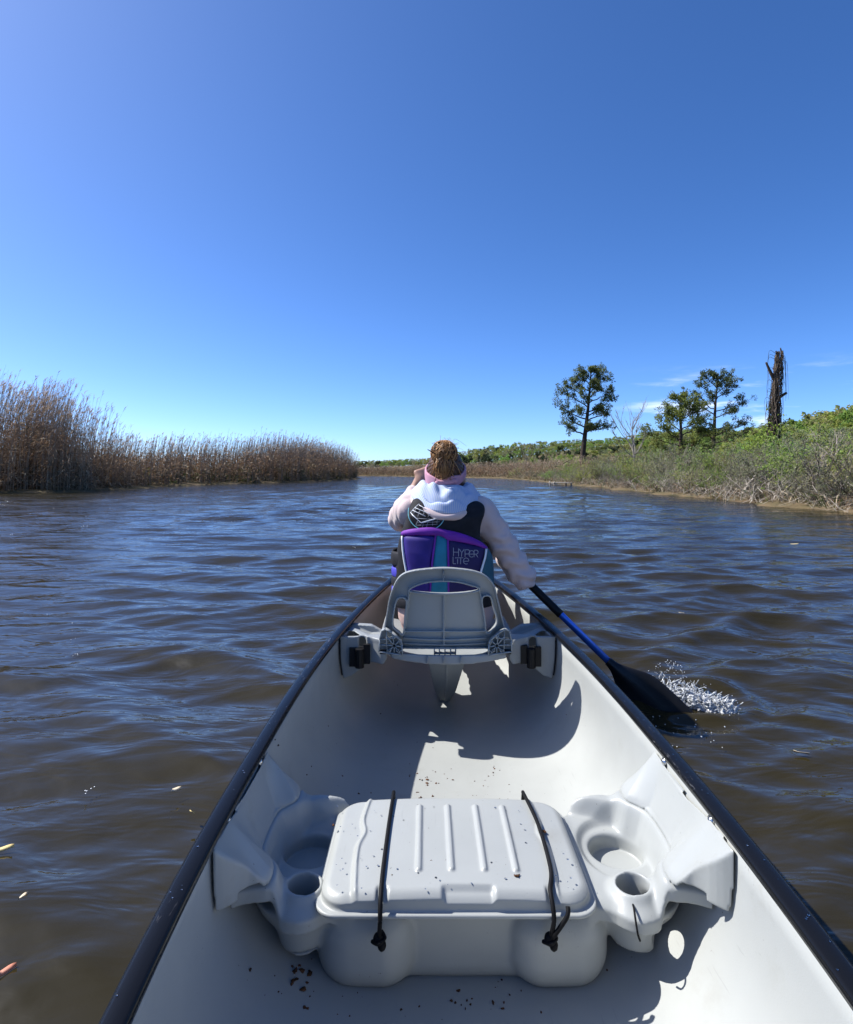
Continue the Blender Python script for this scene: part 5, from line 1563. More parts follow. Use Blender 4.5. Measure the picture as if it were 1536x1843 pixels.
# ---------------------------------------------------------------- pines
def limb_path(rng, a, az, L_, rise, droop, n=7):
    t = np.linspace(0, 1, n); d = np.array([math.cos(az), math.sin(az)])
    w = np.cumsum(rng.normal(size=(n, 3)) * L_ * 0.030, axis=0); w[0] = 0
    p = np.zeros((n, 3)); p[:, :2] = a[:2] + d * (L_ * t)[:, None]; p[:, 2] = a[2] + L_ * (rise * t - droop * t ** 2 + 0.16 * t ** 3)
    return p + w

def pine(name, base, H, limbs, mats, label, seed, lean=(0, 0), r0=0.26, clump=0.42, dens=70, leafs=0.15, parent_group=None):
    """limbs: list of (height fraction, azimuth deg, length, rise)"""
    rng = np.random.default_rng(seed); base = np.array(base, float)
    root = tag(empty(name, tuple(base)), label, 'tree', parent_group)
    t = np.linspace(0, 1, 14)
    tr = np.stack([base[0] + lean[0] * t ** 1.5 + 0.10 * np.sin(t * 5 + seed), base[1] + lean[1] * t, base[2] - 0.2 + (H + 0.2) * t], 1)
    m = MB(); m.tube(tr, r0 * (1.12 - 1.0 * t ** 0.9) + 0.02, 9)
    A = Acc(); cl = []
    at = lambda f: np.array([np.interp(f, t, tr[:, i]) for i in range(3)])
    for (f, az, L_, rise) in limbs:
        p = limb_path(rng, at(f), math.radians(az), L_, rise, rise * 0.35)
        m.tube(p, np.linspace(r0 * 0.36 * (1.1 - f * 0.6), 0.018, len(p)), 5)
        for k in range(int(6 + L_ * 3.2)):
            g = rng.uniform(0.30, 1.0); q0 = np.array([np.interp(g, np.linspace(0, 1, len(p)), p[:, i]) for i in range(3)])
            az2 = math.radians(az) + rng.normal() * 0.9; l2 = L_ * rng.uniform(0.12, 0.34)
            p2 = limb_path(rng, q0, az2, l2, rng.uniform(-0.2, 1.6), 0.1, 4)
            m.tube(p2, np.linspace(0.028, 0.010, 4), 3)
            cl.append(p2[-1]); 
            if rng.random() < 0.6: cl.append(p2[2] + rng.normal(size=3) * 0.12)
        cl.append(p[-1])
    cl = np.array(cl)
    n = len(cl) * dens
    c = np.repeat(cl, dens, 0); d = unit(rng, n) * rng.random((n, 1)) ** 0.45
    rad = np.repeat(rng.uniform(0.65, 1.25, len(cl)), dens)[:, None] * clump
    pos = c + d * rad * np.array([1.0, 1.0, 0.95])
    # needle tufts point outwards
    out = d * 0.8 + unit(rng, n) * 0.6; out /= np.linalg.norm(out, axis=1, keepdims=True)
    sd = np.cross(out, unit(rng, n)); sd /= np.maximum(np.linalg.norm(sd, axis=1, keepdims=True), 1e-6)
    s = leafs * rng.uniform(0.7, 1.3, (n, 1))
    A.quads(np.stack([pos - out * s * 0.4, pos + sd * s * 0.22 + out * s * 0.2, pos + out * s, pos - sd * s * 0.22 + out * s * 0.2], 1), (rng.random(n) < 0.35).astype(int) if len(mats) > 1 else 0)
    tk = under(m.build('trunk', M_BARK), root)
    cr = A.build('crown', list(mats)); under(cr, root)
    return root

def gz1(x, y): return float(ground_z(np.array([x]), np.array([y]))[0])
rng0 = np.random.default_rng(50)
# big pine, left of the group
b = P(1049, 822, 62); b[2] = gz1(b[0], b[1]); Ht = P(1065, 669, 62)[2] - b[2]
lim = []
for f, az, l, r in [(0.40, 185, 3.9, 0.25), (0.42, 350, 3.6, 0.0), (0.47, 170, 3.2, 0.55), (0.45, 40, 2.6, 0.2), (0.45, 260, 2.8, 0.2), (0.53, 10, 3.9, 0.15), (0.55, 188, 4.7, 0.62), (0.58, 300, 2.9, 0.4), (0.60, 100, 2.8, 0.4), (0.62, 355, 4.0, 0.35),
                    (0.66, 175, 4.2, 0.55), (0.68, 230, 3.0, 0.4), (0.70, 15, 3.7, 0.5), (0.74, 190, 3.6, 0.65), (0.76, 60, 2.6, 0.5), (0.78, 345, 3.2, 0.65), (0.80, 280, 2.5, 0.6), (0.82, 165, 2.7, 0.8), (0.85, 20, 2.5, 0.85), (0.87, 200, 2.2, 0.9),
                    (0.90, 330, 1.9, 1.0), (0.92, 120, 1.6, 1.1), (0.94, 185, 1.5, 1.2), (0.95, 10, 1.4, 1.2), (0.97, 260, 1.0, 1.4), (0.99, 40, 0.8, 1.6)]:
    lim.append((f, az + rng0.normal() * 8, l * 0.66, r))
pine('pine_tree', b, Ht, lim, [M_PINE, M_PINEB], 'tallest pine with broad crown and bare dark lower trunk, nearest the river bend', 61, (0.9, 0), 0.30, 0.27, 26, 0.17)
# yellowish spreading pine
b = P(1222, 838, 48); b[2] = gz1(b[0], b[1]); Ht = P(1228, 722, 48)[2] - b[2]
lim = []
for f, az, l, r in [(0.30, 190, 2.9, 0.15), (0.30, 350, 3.0, 0.10), (0.34, 270, 2.4, 0.15), (0.40, 175, 3.1, 0.35), (0.42, 10, 3.3, 0.2), (0.46, 80, 2.0, 0.3), (0.50, 200, 2.7, 0.5), (0.54, 345, 3.0, 0.35), (0.58, 160, 2.5, 0.6), (0.62, 15, 2.7, 0.5), (0.66, 240, 1.9, 0.6),
                    (0.70, 185, 2.0, 0.7), (0.73, 330, 2.3, 0.7), (0.77, 20, 1.9, 0.8), (0.80, 170, 1.6, 0.9), (0.84, 280, 1.3, 1.0), (0.88, 0, 1.4, 1.0), (0.92, 190, 1.1, 1.2), (0.96, 60, 0.8, 1.4), (0.99, 300, 0.6, 1.5)]:
    lim.append((f, az + rng0.normal() * 8, l * 0.80, r))
pine('pine_tree', b, Ht, lim, [M_PINEY, M_PINE], 'yellow green bushy pine with low spreading branches beside the taller dark pine', 62, (0.2, 0), 0.20, 0.27, 30, 0.15)
# dark open pine with flat layers
b = P(1280, 815, 56); b[2] = gz1(b[0], b[1]); Ht = P(1293, 681, 56)[2] - b[2]
lim = []
for f, az, l, r in [(0.30, 5, 3.6, 0.12), (0.33, 185, 2.8, 0.15), (0.36, 300, 2.4, 0.2), (0.44, 355, 3.1, 0.12), (0.47, 190, 2.4, 0.35), (0.57, 10, 2.6, 0.5), (0.60, 182, 3.2, 0.62), (0.64, 350, 3.4, 0.42), (0.67, 175, 2.8, 0.75), (0.70, 240, 1.9, 0.6), (0.76, 10, 2.3, 0.7),
                    (0.80, 190, 2.1, 0.85), (0.83, 330, 1.9, 0.9), (0.86, 60, 1.5, 1.0), (0.89, 175, 1.7, 1.0), (0.92, 0, 1.5, 1.0), (0.95, 220, 1.0, 1.2), (0.97, 20, 1.0, 1.2), (0.99, 150, 0.7, 1.4)]:
    lim.append((f, az + rng0.normal() * 8, l * 0.80, r))
pine('pine_tree', b, Ht, lim, [M_PINEB, M_PINE], 'dark open pine with flat layered branches between the yellowish pine and the dead snag', 63, (0.8, 0), 0.22, 0.26, 28, 0.15)

# ---------------------------------------------------------------- dead snag hung with vines
def snag():
    rng = np.random.default_rng(70); Yd = 34.0
    b = P(1388, 815, Yd); b[2] = gz1(b[0], b[1]); top = P(1403, 632, Yd)
    root = tag(empty('dead_snag', tuple(b)), 'tall dead trunk with broken top, wrapped in bare hanging vines', 'dead tree')
    t = np.linspace(0, 1, 16); H = top[2] - b[2]
    tr = b + (top - b) * t[:, None] + np.stack([0.10 * np.sin(t * 6), 0 * t, 0 * t], 1); tr[0, 2] -= 0.3
    m = MB(); r = 0.29 * (1 - 0.62 * t) * (1 + 0.12 * np.sin(t * 23)); r[-2:] *= (0.8, 0.35)
    m.tube(tr, r, 10)
    pp = lambda px, py, dy=0: P(px, py, Yd + dy)
    for pts, r0, r1 in (([(1398, 690), (1388, 672), (1379, 652)], 0.13, 0.05), ([(1399, 718), (1408, 712), (1416, 707)], 0.11, 0.07), ([(1404, 655), (1407, 640), (1405, 626)], 0.10, 0.03)):
        q = spline([pp(*p) for p in pts], 5); m.tube(q, np.linspace(r0, r1, len(q)), 7)
    under(m.build('trunk', M_BARK), root)
    m = MB()
    at = lambda f: b + (top - b) * f
    for i in range(120):      # stems climbing the trunk
        f0 = rng.uniform(0.0, 0.8); f1 = min(1.0, f0 + rng.uniform(0.1, 0.5)); a0 = rng.uniform(0, 6.28); k = rng.normal() * 2.2
        tt = np.linspace(0, 1, 12); f = f0 + (f1 - f0) * tt; rr_ = 0.32 * (1 - 0.58 * f) + rng.uniform(0.0, 0.10)
        q = np.array([at(x) for x in f]); q[:, 0] += rr_ * np.cos(a0 + k * tt) + rng.normal(size=12) * 0.03; q[:, 1] += rr_ * np.sin(a0 + k * tt)
        m.tube(q, rng.uniform(0.010, 0.028), 4, int(rng.random() < 0.4), cap=False)
    for i in range(70):      # loose hanging ends
        f = rng.uniform(0.35, 1.0); a0 = rng.uniform(0, 6.28); s0 = at(f); out = np.array([math.cos(a0), math.sin(a0) * 0.7, 0]); L_ = rng.uniform(0.3, 1.5) * (1.5 if f > 0.6 else 0.8); w = rng.uniform(0.18, 0.62) * (1.1 if math.cos(a0) < 0 else 0.8)
        q = spline([s0 + out * 0.2, s0 + out * w + (0, 0, 0.15), s0 + out * w * 1.15 - (0, 0, L_ * 0.5), s0 + out * w * 1.05 + rng.normal(size=3) * 0.06 - (0, 0, L_)], 4)
        m.tube(q, np.linspace(0.012, 0.005, len(q)), 3, int(rng.random() < 0.5), cap=False)
    under(m.build('vines', [M_VINE, M_DTWIG]), root)
    A = Acc(); n = 900; f = rng.beta(0.8, 2.4, n) * 0.6; a0 = rng.uniform(0, 6.28, n)
    c = b + (top - b) * f[:, None] + np.stack([np.cos(a0) * 0.5, np.sin(a0) * 0.5, rng.normal(size=n) * 0.2], 1) * rng.uniform(0.6, 1.3, (n, 1))
    A.quads(leaf_quads(rng, c, 0.085), 0); n2 = 1100
    c = b + np.array([-0.5, -0.3, 1.6]) + rng.normal(size=(n2, 3)) * (0.55, 0.5, 0.55); A.quads(leaf_quads(rng, c, 0.10), 0)
    under(A.build('ivy_leaves', [M_LIME]), root)
snag()

# bare pale tree
def bare_tree(base, H, seed, mt, label, spread=0.55, r0=0.14, n1=9, cat='tree', group=None, zfrac=0.25):
    rng = np.random.default_rng(seed); base = np.array(base, float)
    root = tag(empty('bare_tree', tuple(base)), label, cat, group)
    m = MB(); t = np.linspace(0, 1, 10)
    tr = base + np.stack([0.10 * np.sin(t * 6) * H * 0.15, 0 * t, -0.1 + H * t], 1); m.tube(tr, r0 * (1.02 - t) + 0.012, 7)
    def grow(p0, az, L_, rise, r, lev):
        p = limb_path(rng, p0, az, L_, rise, -0.15, 6); m.tube(p, np.linspace(r, r * 0.3, 6), 4 if lev else 5, cap=False)
        if lev < 2:
            for k in range(5 if lev == 0 else 4):
                g = rng.uniform(0.25, 0.95); q = np.array([np.interp(g, np.linspace(0, 1, 6), p[:, i]) for i in range(3)])
                grow(q, az + rng.normal() * 0.8, L_ * rng.uniform(0.3, 0.55), rise * rng.uniform(0.7, 1.5), r * 0.45, lev + 1)
    for k in range(n1):
        f = zfrac + (0.95 - zfrac) * (k + rng.random()) / n1
        p0 = np.array([np.interp(f, t, tr[:, i]) for i in range(3)])
        grow(p0, rng.uniform(0, 6.28), H * spread * (1.1 - 0.7 * f) * rng.uniform(0.7, 1.1), rng.uniform(0.8, 1.7), r0 * (0.55 - 0.35 * f) + 0.006, 0)
    under(m.build('branches', mt), root)
    return root
b = P(1140, 838, 42); b[2] = gz1(b[0], b[1])
bare_tree(b, P(0, 752, 42)[2] - b[2], 81, M_PALEBARK, 'bare pale grey tree with thin upswept branches between the big pine and the yellowish pine', 0.42, 0.085, 11)
b = P(948, 850, 92); b[2] = gz1(b[0], b[1])
bare_tree(b, P(0, 812, 92)[2] - b[2], 82, M_TWIG, 'lone leafless tree standing above the far brown reeds right of the person', 0.5, 0.10, 9)

# ---------------------------------------------------------------- shrubs and hillside trees as prototypes
def crown_mesh(name, seed, blobs, n, size, mt, twigs=None, trunk=0.0):
    """unit tree about 1 m tall and as wide: clumps of leaves round branch tips, gaps between"""
    rng = np.random.default_rng(seed); A = Acc()
    cs = []
    for i in range(blobs):
        a = rng.uniform(0, 6.28); z = 0.14 + 0.78 * rng.random() ** 0.85; w = 0.46 * math.sqrt(max(0.05, 1 - ((z - 0.55) / 0.55) ** 2)) * rng.uniform(0.45, 1.0)
        cs.append((w * math.cos(a), w * math.sin(a), z, rng.uniform(0.07, 0.15)))
    cs = np.array(cs); k = rng.integers(0, blobs, n)
    d = unit(rng, n) * rng.random((n, 1)) ** 0.5
    c = cs[k, :3] + d * cs[k, 3:4] * np.array([1.15, 1.15, 0.8])
    A.quads(leaf_quads(rng, c, size), (rng.random(n) < 0.3).astype(int))
    th = []
    t3 = np.linspace(0, 1, 4)
    for i in range(blobs):
        e = cs[i, :3]; s = np.array([0, 0, min(e[2] * 0.55, 0.4)])
        q = s + (e - s) * t3[:, None]; q[1:3, 2] -= 0.03; q[1:3] += rng.normal(size=(2, 3)) * 0.015; th.append(q)
    th = np.array(th); A.tubes3(th, np.broadcast_to(np.array([0.012, 0.009, 0.006, 0.003]), (blobs, 4)), 2)
    A.tubes3(np.array([[(0, 0, -0.15), (0.01, 0, 0.1), (0, 0.01, 0.3), (0.0, 0, 0.45)]]), np.array([[0.028, 0.024, 0.018, 0.01]]), 2)
    return A.mesh(name, mt)

def shrub_mesh(name, seed, n, size, mt, stems=16, droop=0.0, dark=0.3):
    """unit shrub: many fine stems fanning from the base with small sparse leaves"""
    rng = np.random.default_rng(seed); A = Acc(); tips = []
    K = 5; t = np.linspace(0, 1, K)
    def batch(p0, d, L_, r, m):
        N = len(p0); q = p0[:, None] + d[:, None] * (L_[:, None] * t)[..., None]
        q += np.cumsum(rng.normal(size=(N, K, 3)) * (L_ * 0.045)[:, None, None], 1) * (t > 0)[None, :, None]; q[..., 2] -= droop * (L_[:, None] * t ** 2)
        A.tubes3(q, r[:, None] * (1 - 0.7 * t), m); return q
    az = rng.uniform(0, 6.28, stems); el = rng.uniform(0.55, 1.45, stems)
    d = np.stack([np.cos(az) * np.cos(el), np.sin(az) * np.cos(el), np.sin(el)], 1)
    q1 = batch(np.stack([rng.normal(size=stems) * 0.08, rng.normal(size=stems) * 0.08, np.full(stems, -0.04)], 1), d, rng.uniform(0.6, 1.02, stems), np.full(stems, 0.011), (rng.random(stems) < dark).astype(int)[0] * 0 + 1)
    N2 = stems * 7; i = rng.integers(0, stems, N2); j = rng.integers(1, K, N2)
    d2 = d[i] * 0.7 + unit(rng, N2) * 0.6 + (0, 0, 0.25); d2 /= np.linalg.norm(d2, axis=1, keepdims=True)
    q2 = batch(q1[i, j], d2, rng.uniform(0.16, 0.36, N2), np.full(N2, 0.0052), 0)
    N3 = N2 * 4; i = rng.integers(0, N2, N3); j = rng.integers(1, K, N3)
    d3 = d2[i] * 0.5 + unit(rng, N3) * 0.8 + (0, 0, 0.2); d3 /= np.linalg.norm(d3, axis=1, keepdims=True)
    q3 = batch(q2[i, j], d3, rng.uniform(0.06, 0.17, N3), np.full(N3, 0.0030), 0)
    allp = np.concatenate([q3[:, 1:].reshape(-1, 3), q2[:, 2:].reshape(-1, 3)])
    c = allp[rng.integers(0, len(allp), n)] + rng.normal(size=(n, 3)) * 0.014
    A.quads(leaf_quads(rng, c, size, 1.1), 2 + (rng.random(n) < 0.3).astype(int))
    return A.mesh(name, mt)

SHRUBS = {
    'gray': ([shrub_mesh('grey_shrub', 100 + i, 1300, 0.020, [M_TWIG, M_DTWIG, M_GRY, M_OLV]) for i in range(3)], 'grey green twiggy shrub', 'grey green shrubs along the right bank'),
    'olive': ([shrub_mesh('olive_shrub', 110 + i, 1700, 0.022, [M_TWIG, M_DTWIG, M_OLV, M_GRN]) for i in range(3)], 'olive budding shrub', 'olive shrubs along the right bank'),
    'green': ([shrub_mesh('green_shrub', 120 + i, 1900, 0.026, [M_TWIG, M_DTWIG, M_GRN, M_LIME]) for i in range(2)], 'fresh green leafy shrub', 'fresh green shrubs on the right bank'),
    'rust': ([shrub_mesh('rusty_shrub', 130, 1300, 0.022, [M_TWIG, M_DTWIG, M_RUST, M_OLV])], 'rusty budding shrub', 'rusty shrubs on the right bank'),
    'dark': ([shrub_mesh('dark_shrub', 140 + i, 600, 0.020, [M_TWIG, M_DTWIG, M_OLV, M_GRY], 20, 0.12) for i in range(2)], 'dark stemmed shrub', 'dark stemmed shrubs at the right waterline'),
    'bare': ([shrub_mesh('bare_shrub', 150 + i, 120, 0.018, [M_TWIG, M_TWIG, M_GRY, M_OLV], 18) for i in range(2)], 'leafless grey bush', 'leafless grey bushes on the right bank'),
}
def landmark(x, y):
    """words for what a plant stands below or beside, by landmarks one can find"""
    px = (x - CX) / y * F + 768
    for lim, txt in ((700, 'beyond the left reeds'), (770, 'left of the person'), (850, 'right of the person'), (930, 'right of the evergreens'), (1000, 'by the lone leafless tree'), (1085, 'around the tallest pine'), (1170, 'by the bare pale tree'),
                     (1250, 'below the yellowish pine'), (1345, 'below the dark open pine'), (1430, 'by the dead snag'), (1500, 'right of the dead snag')):
        if px < lim: return txt
    return 'at the right edge'
def put(me, name, x, y, w, h, rz, label, cat, group, sink=0.0):
    o = bpy.data.objects.new(name, me); link(o)
    o.location = (x, y, gz1(x, y) - sink); o.rotation_euler = (0, 0, rz); o.scale = (w, w, h)
    return tag(o, label, cat, group)
rs = np.random.default_rng(90)
shore_x = lambda y: np.interp(y, [12.8, 17.3, 23.6, 31, 47, 62, 76], [9.3, 9.5, 9.6, 9.7, 10.2, 10.6, 9.5])
n_shrub = 0
def shrub_at(kind, y, back, h, w):
    global n_shrub
    meshes, lab, grp = SHRUBS[kind]
    x = float(shore_x(y)) + back
    put(meshes[rs.integers(0, len(meshes))], {'gray': 'grey_shrub', 'olive': 'olive_shrub', 'green': 'green_shrub', 'rust': 'rusty_shrub', 'dark': 'dark_shrub', 'bare': 'bare_shrub'}[kind], x, y, w, h, rs.uniform(0, 6.28), ('large ' if h > 1.35 else 'small ') + lab + (' at the waterline ' if back < 1.4 else ' on the bank ' if back < 3.1 else ' halfway up the bank ' if back < 5.7 else ' up the bank ' if back < 10 else ' atop the bank ') + landmark(x, y), 'shrub', grp)
    n_shrub += 1
y = 11.0
while y < 74:
    step = 0.52 + y * 0.011
    for (lo, hi, hh, ww) in ((0.5, 1.3, 0.85, 1.0), (1.4, 3.0, 1.20, 1.25), (3.2, 5.6, 1.45, 1.5), (6.0, 9.5, 1.60, 2.0), (10.5, 16, 1.9, 2.6)):
        if rs.random() < (0.80 if lo < 6 else 0.62):
            k = rs.choice(['gray', 'olive', 'green', 'rust', 'bare'], p=[0.31, 0.34, 0.16, 0.06, 0.13] if lo < 3 else [0.20, 0.36, 0.33, 0.05, 0.06])
            if lo < 1 and rs.random() < 0.35: k = 'bare'
            s = rs.uniform(0.75, 1.2)
            shrub_at(k, y + rs.uniform(-0.4, 0.4), rs.uniform(lo, hi), hh * s * (0.86 if y > 50 else 1.0), ww * s)
    y += step
for yy, bk, h, w in ((15.6, 1.2, 1.7, 1.9), (14.2, 1.1, 1.6, 1.9), (16.8, 1.4, 1.6, 1.7), (13.0, 1.3, 1.7, 1.9), (18.6, 1.5, 1.4, 1.5), (24, 1.3, 1.2, 1.4)):
    shrub_at('dark', yy, bk, h, w)
# low brush under the bare tree and the pines
b = PZ(1240, 846, 1.5)

TREES = {
    'green': ([crown_mesh('green_tree', 200 + i, 30, 1500, 0.040, [M_GRN, M_LIME, M_TWIG]) for i in range(3)], 'fresh green tree', 'fresh green trees on the hillside'),
    'olive': ([crown_mesh('olive_tree', 210 + i, 28, 1200, 0.040, [M_OLV, M_GRN, M_TWIG]) for i in range(3)], 'olive half leafed tree', 'olive trees on the hillside'),
    'dark': ([crown_mesh('dark_tree', 220 + i, 22, 1300, 0.042, [M_DKG, M_PINEB, M_DTWIG]) for i in range(2)], 'dark evergreen', 'dark evergreens behind the far reeds'),
    'gray': ([crown_mesh('grey_tree', 230 + i, 34, 800, 0.034, [M_GRY, M_OLV, M_TWIG]) for i in range(2)], 'grey hazy tree', 'grey trees on the hillside'),
}
def tree_at(kind, px, pyt, Yd, wscale=1.0, where='on the wooded hillside'):
    meshes, lab, grp = TREES[kind]
    p = P(px, pyt, Yd); g = gz1(p[0], p[1]); h = max(p[2] - g, 2.2) / 0.98
    w = h * rs.uniform(0.85, 1.25) * wscale
    w = float(np.clip(w, 2.5, 9.0))
    put(meshes[rs.integers(0, len(meshes))], {'green': 'green_tree', 'olive': 'olive_tree', 'dark': 'dark_tree', 'gray': 'grey_tree'}[kind], p[0], p[1], w, h, rs.uniform(0, 6.28), lab + ' ' + where + ' ' + landmark(p[0], p[1]), 'tree', grp)
sil_x = [560, 640, 670, 700, 720, 745, 770, 800, 840, 870, 900, 930, 960, 1000, 1060, 1130, 1160, 1250, 1350, 1420, 1480, 1536, 1640]
sil_y = [842, 838, 833, 830, 829, 828, 826, 818, 809, 803, 799, 796, 794, 792, 789, 783, 777, 773, 768, 757, 744, 731, 712]
dist = lambda px: float(np.interp(px, [600, 800, 1000, 1150, 1350, 1536, 1640], [215, 205, 185, 150, 112, 84, 74]))
for row, (dy, fy, stepx) in enumerate(((1.16, 0.0, 8.0), (1.02, 0.10, 8.0), (0.88, 0.28, 9.0), (0.76, 0.48, 11.0), (0.66, 0.70, 14.0))):
    px = 640 + rs.uniform(0, 8)
    while px < 1640:
        top = np.interp(px, sil_x, sil_y); low = np.interp(px, [640, 800, 1000, 1200, 1536], [846, 842, 832, 815, 800])
        py = top + (low - top) * fy + rs.uniform(-1.0, 4.5) * (1 if row == 0 else 1.6)
        k = rs.choice(['green', 'olive', 'gray', 'dark'], p=[0.46, 0.34, 0.14, 0.06] if px > 1000 else [0.34, 0.36, 0.20, 0.10])
        if not (px < 800 and row > 3): tree_at(k, px + rs.uniform(-2, 2), py, dist(px) * dy * rs.uniform(0.97, 1.03), 0.8 if px < 1000 else 1.0, ('on the hill skyline', 'just below the hill skyline', 'halfway down the hill', 'low on the hill', 'at the foot of the hill')[row])
        px += stepx * rs.uniform(0.75, 1.3) * (1 + 0.8 * smooth(1150, 1536, px))
# dark pines behind the reeds right of the person's head, and lower evergreens
for px, py, Yd in ((818, 822, 128), (828, 818, 130), (840, 819, 128), (865, 819, 126), (876, 823, 124), (884, 820, 125), (706, 829, 190), (712, 829, 192), (1062, 828, 66)):
    tree_at('dark', px, py, Yd, 0.75, 'rising behind the brown reeds')
# ================================================================ SMALL THINGS
M_DRIFT = mat('weathered driftwood', (0.42, 0.37, 0.31), 0.9, 0.15, vscale=4, col2=(0.24, 0.20, 0.16), bump=0.5, bscale=25)
M_DOCK = mat('grey dock boards', (0.30, 0.27, 0.24), 0.9, 0.15, vscale=4, col2=(0.20, 0.18, 0.155))
rw = np.random.default_rng(33)
def branch_thing(name, pts, r0, r1, label, cat, twigs=4, mt=None, group=None):
    pts = np.array(pts, float); root = tag(empty(name, tuple(pts[0])), label, cat, group)
    q = spline(pts, 5); q = q + rw.normal(size=q.shape) * r0 * 0.25
    m = MB(); m.tube(q, np.linspace(r0, r1, len(q)), 7)
    under(m.build('stem', mt or M_DRIFT), root)
    if twigs:
        m = MB(); L_ = np.linalg.norm(pts[-1] - pts[0])
        for k in range(twigs):
            f = rw.integers(len(q) // 4, len(q)); d = rw.normal(size=3); d[2] = abs(d[2]); d /= np.linalg.norm(d)
            e = q[f] + d * L_ * rw.uniform(0.12, 0.3)
            m.tube(spline([q[f], (q[f] + e) / 2 + rw.normal(size=3) * L_ * 0.02, e], 4), np.linspace(r1 * 0.9, r1 * 0.3, 9), 4)
        under(m.build('twigs', mt or M_DRIFT), root)
def W(px, py, Y): return P(px, py, Y)
branch_thing('driftwood_log', [W(1470, 911, 15.2), W(1505, 912, 15.0), W(1560, 915, 14.8)], 0.085, 0.07, 'pale fallen log lying along the muddy edge at the right of the bank', 'log', 3)
branch_thing('driftwood_branch', [W(1395, 893, 17.5), W(1415, 900, 17.2), W(1440, 908, 17.0), W(1462, 913, 16.8)], 0.05, 0.02, 'pale forked branch slanting down to the muddy waterline', 'branch', 7)
branch_thing('driftwood_branch', [W(1411, 908, 17.0), W(1430, 911, 16.9), W(1455, 917, 16.6)], 0.045, 0.02, 'short bleached branch lying flat at the waterline below the forked branch', 'branch', 5)
branch_thing('upturned_root', [W(1337, 893, 19.0), W(1344, 878, 19.1), W(1352, 866, 19.2), W(1357, 862, 19.2)], 0.07, 0.03, 'grey splintered stump standing upright in the brush at the waterline', 'stump', 9)
branch_thing('upturned_root', [W(1352, 894, 19.0), W(1352, 878, 19.1), W(1350, 864, 19.2)], 0.05, 0.02, 'thin grey splintered stake right against the upright stump', 'stump', 5)
branch_thing('driftwood_branch', [W(1170, 880, 27), W(1182, 885, 26.6), W(1192, 889, 26.4)], 0.06, 0.03, 'pale branch sloping into the water below the bare pale tree', 'branch', 2)
branch_thing('driftwood_branch', [W(1262, 893, 22), W(1290, 884, 22.4), W(1318, 874, 22.8), W(1338, 866, 23)], 0.035, 0.012, 'long thin grey branch rising out of the brush left of the stump', 'branch', 9)
for px, py0, py1, Yd, lab in ((1470, 918, 905, 15.2, 'short stake standing in mud beside the fallen log'), (1530, 922, 900, 14.2, 'stake standing in mud at the right end of the fallen log'), (1401, 912, 904, 17.3, 'dark post stub standing in the shallows below the forked branch')):
    branch_thing('shore_stake', [W(px, py0, Yd), W(px + 1, (py0 + py1) / 2, Yd), W(px + 1, py1, Yd)], 0.035, 0.028, lab, 'stake', 0, M_BARK if 'dark' in lab else M_DRIFT)
# tangle of dead branches along the right waterline: uncountable
def brush():
    A = Acc(); n = 2600
    y = 11.5 + 44 * rw.random(n) ** 1.2; dens = 0.35 + 0.65 * np.exp(-((y - 20) / 7) ** 2)
    k = rw.random(n) < dens; y = y[k]; n = len(y)
    x = shore_x(y) + rw.uniform(-0.15, 1.5, n); z = np.maximum(ground_z(x, y), 0) + 0.03 + rw.beta(1, 3, n) * 0.75
    an = rw.uniform(0, 6.28, n); el = rw.normal(size=n) * 0.4 + 0.15; L_ = rw.uniform(0.3, 1.3, n)
    d = np.stack([np.cos(an) * np.cos(el), np.sin(an) * np.cos(el), np.sin(el)], 1); c = np.stack([x, y, z], 1)
    t = np.linspace(-0.5, 0.5, 4); q = c[:, None] + d[:, None] * (L_[:, None] * t)[..., None] + rw.normal(size=(n, 4, 3)) * 0.03
    q[..., 2] = np.maximum(q[..., 2], 0.02)
    rad = rw.uniform(0.005, 0.017, n)[:, None] * np.array([1, 0.9, 0.7, 0.4])
    pick = rw.random(n)
    A.tubes3(q[pick < 0.62], rad[pick < 0.62], 0); A.tubes3(q[pick >= 0.62], rad[pick >= 0.62], 1)
    tag(A.build('waterline_brush', [M_DRIFT, M_TWIG]), kind='stuff')
    # low grass and leaf litter on the bank
    A = Acc(); n = 9000; y = 11 + 62 * rw.random(n); x = shore_x(y) + 0.25 + 9 * rw.random(n) ** 1.6; z = ground_z(x, y)
    an = rw.uniform(0, 6.28, n); ll = rw.uniform(0.12, 0.5, n)
    b = np.stack([x, y, z], 1); d = np.stack([np.cos(an) * 0.5, np.sin(an) * 0.5, np.ones(n)], 1)
    q = np.stack([b, b + d * (ll * .6)[:, None], b + d * ll[:, None] * np.array([1.7, 1.7, 0.8])], 1)
    w = np.stack([np.full(n, .012), np.full(n, .014), np.full(n, .002)], 1)
    A.strips(q, w, unit(rw, n), rw.choice([0, 1, 2], n, p=[0.4, 0.35, 0.25]))
    tag(A.build('bank_grass', [M_RPALE, M_RLEAF, M_RGREEN]), kind='stuff')
brush()
# little landing of planks on the right bank
def landing():
    c = PZ(1009, 869, 0.16); root = tag(empty('wooden_landing', tuple(c)), 'small low wooden landing at the foot of the right bank, far along the river', 'dock')
    for k in range(7):
        m = MB(); m.box(c + np.array([0.0 + 0.02 * (k % 2), -0.75 + k * 0.25, 0.0]), (0.62, 0.11, 0.022)); under(m.build('plank', M_DOCK, None, False), root)
    for dx in (-0.55, 0.55):
        for dy in (-0.7, 0.7):
            m = MB(); m.tube([c + np.array([dx, dy, -0.6]), c + np.array([dx, dy, 0.12 if dx < 0 else 0.0])], 0.05, 8); under(m.build('post', M_DOCK), root)
landing()

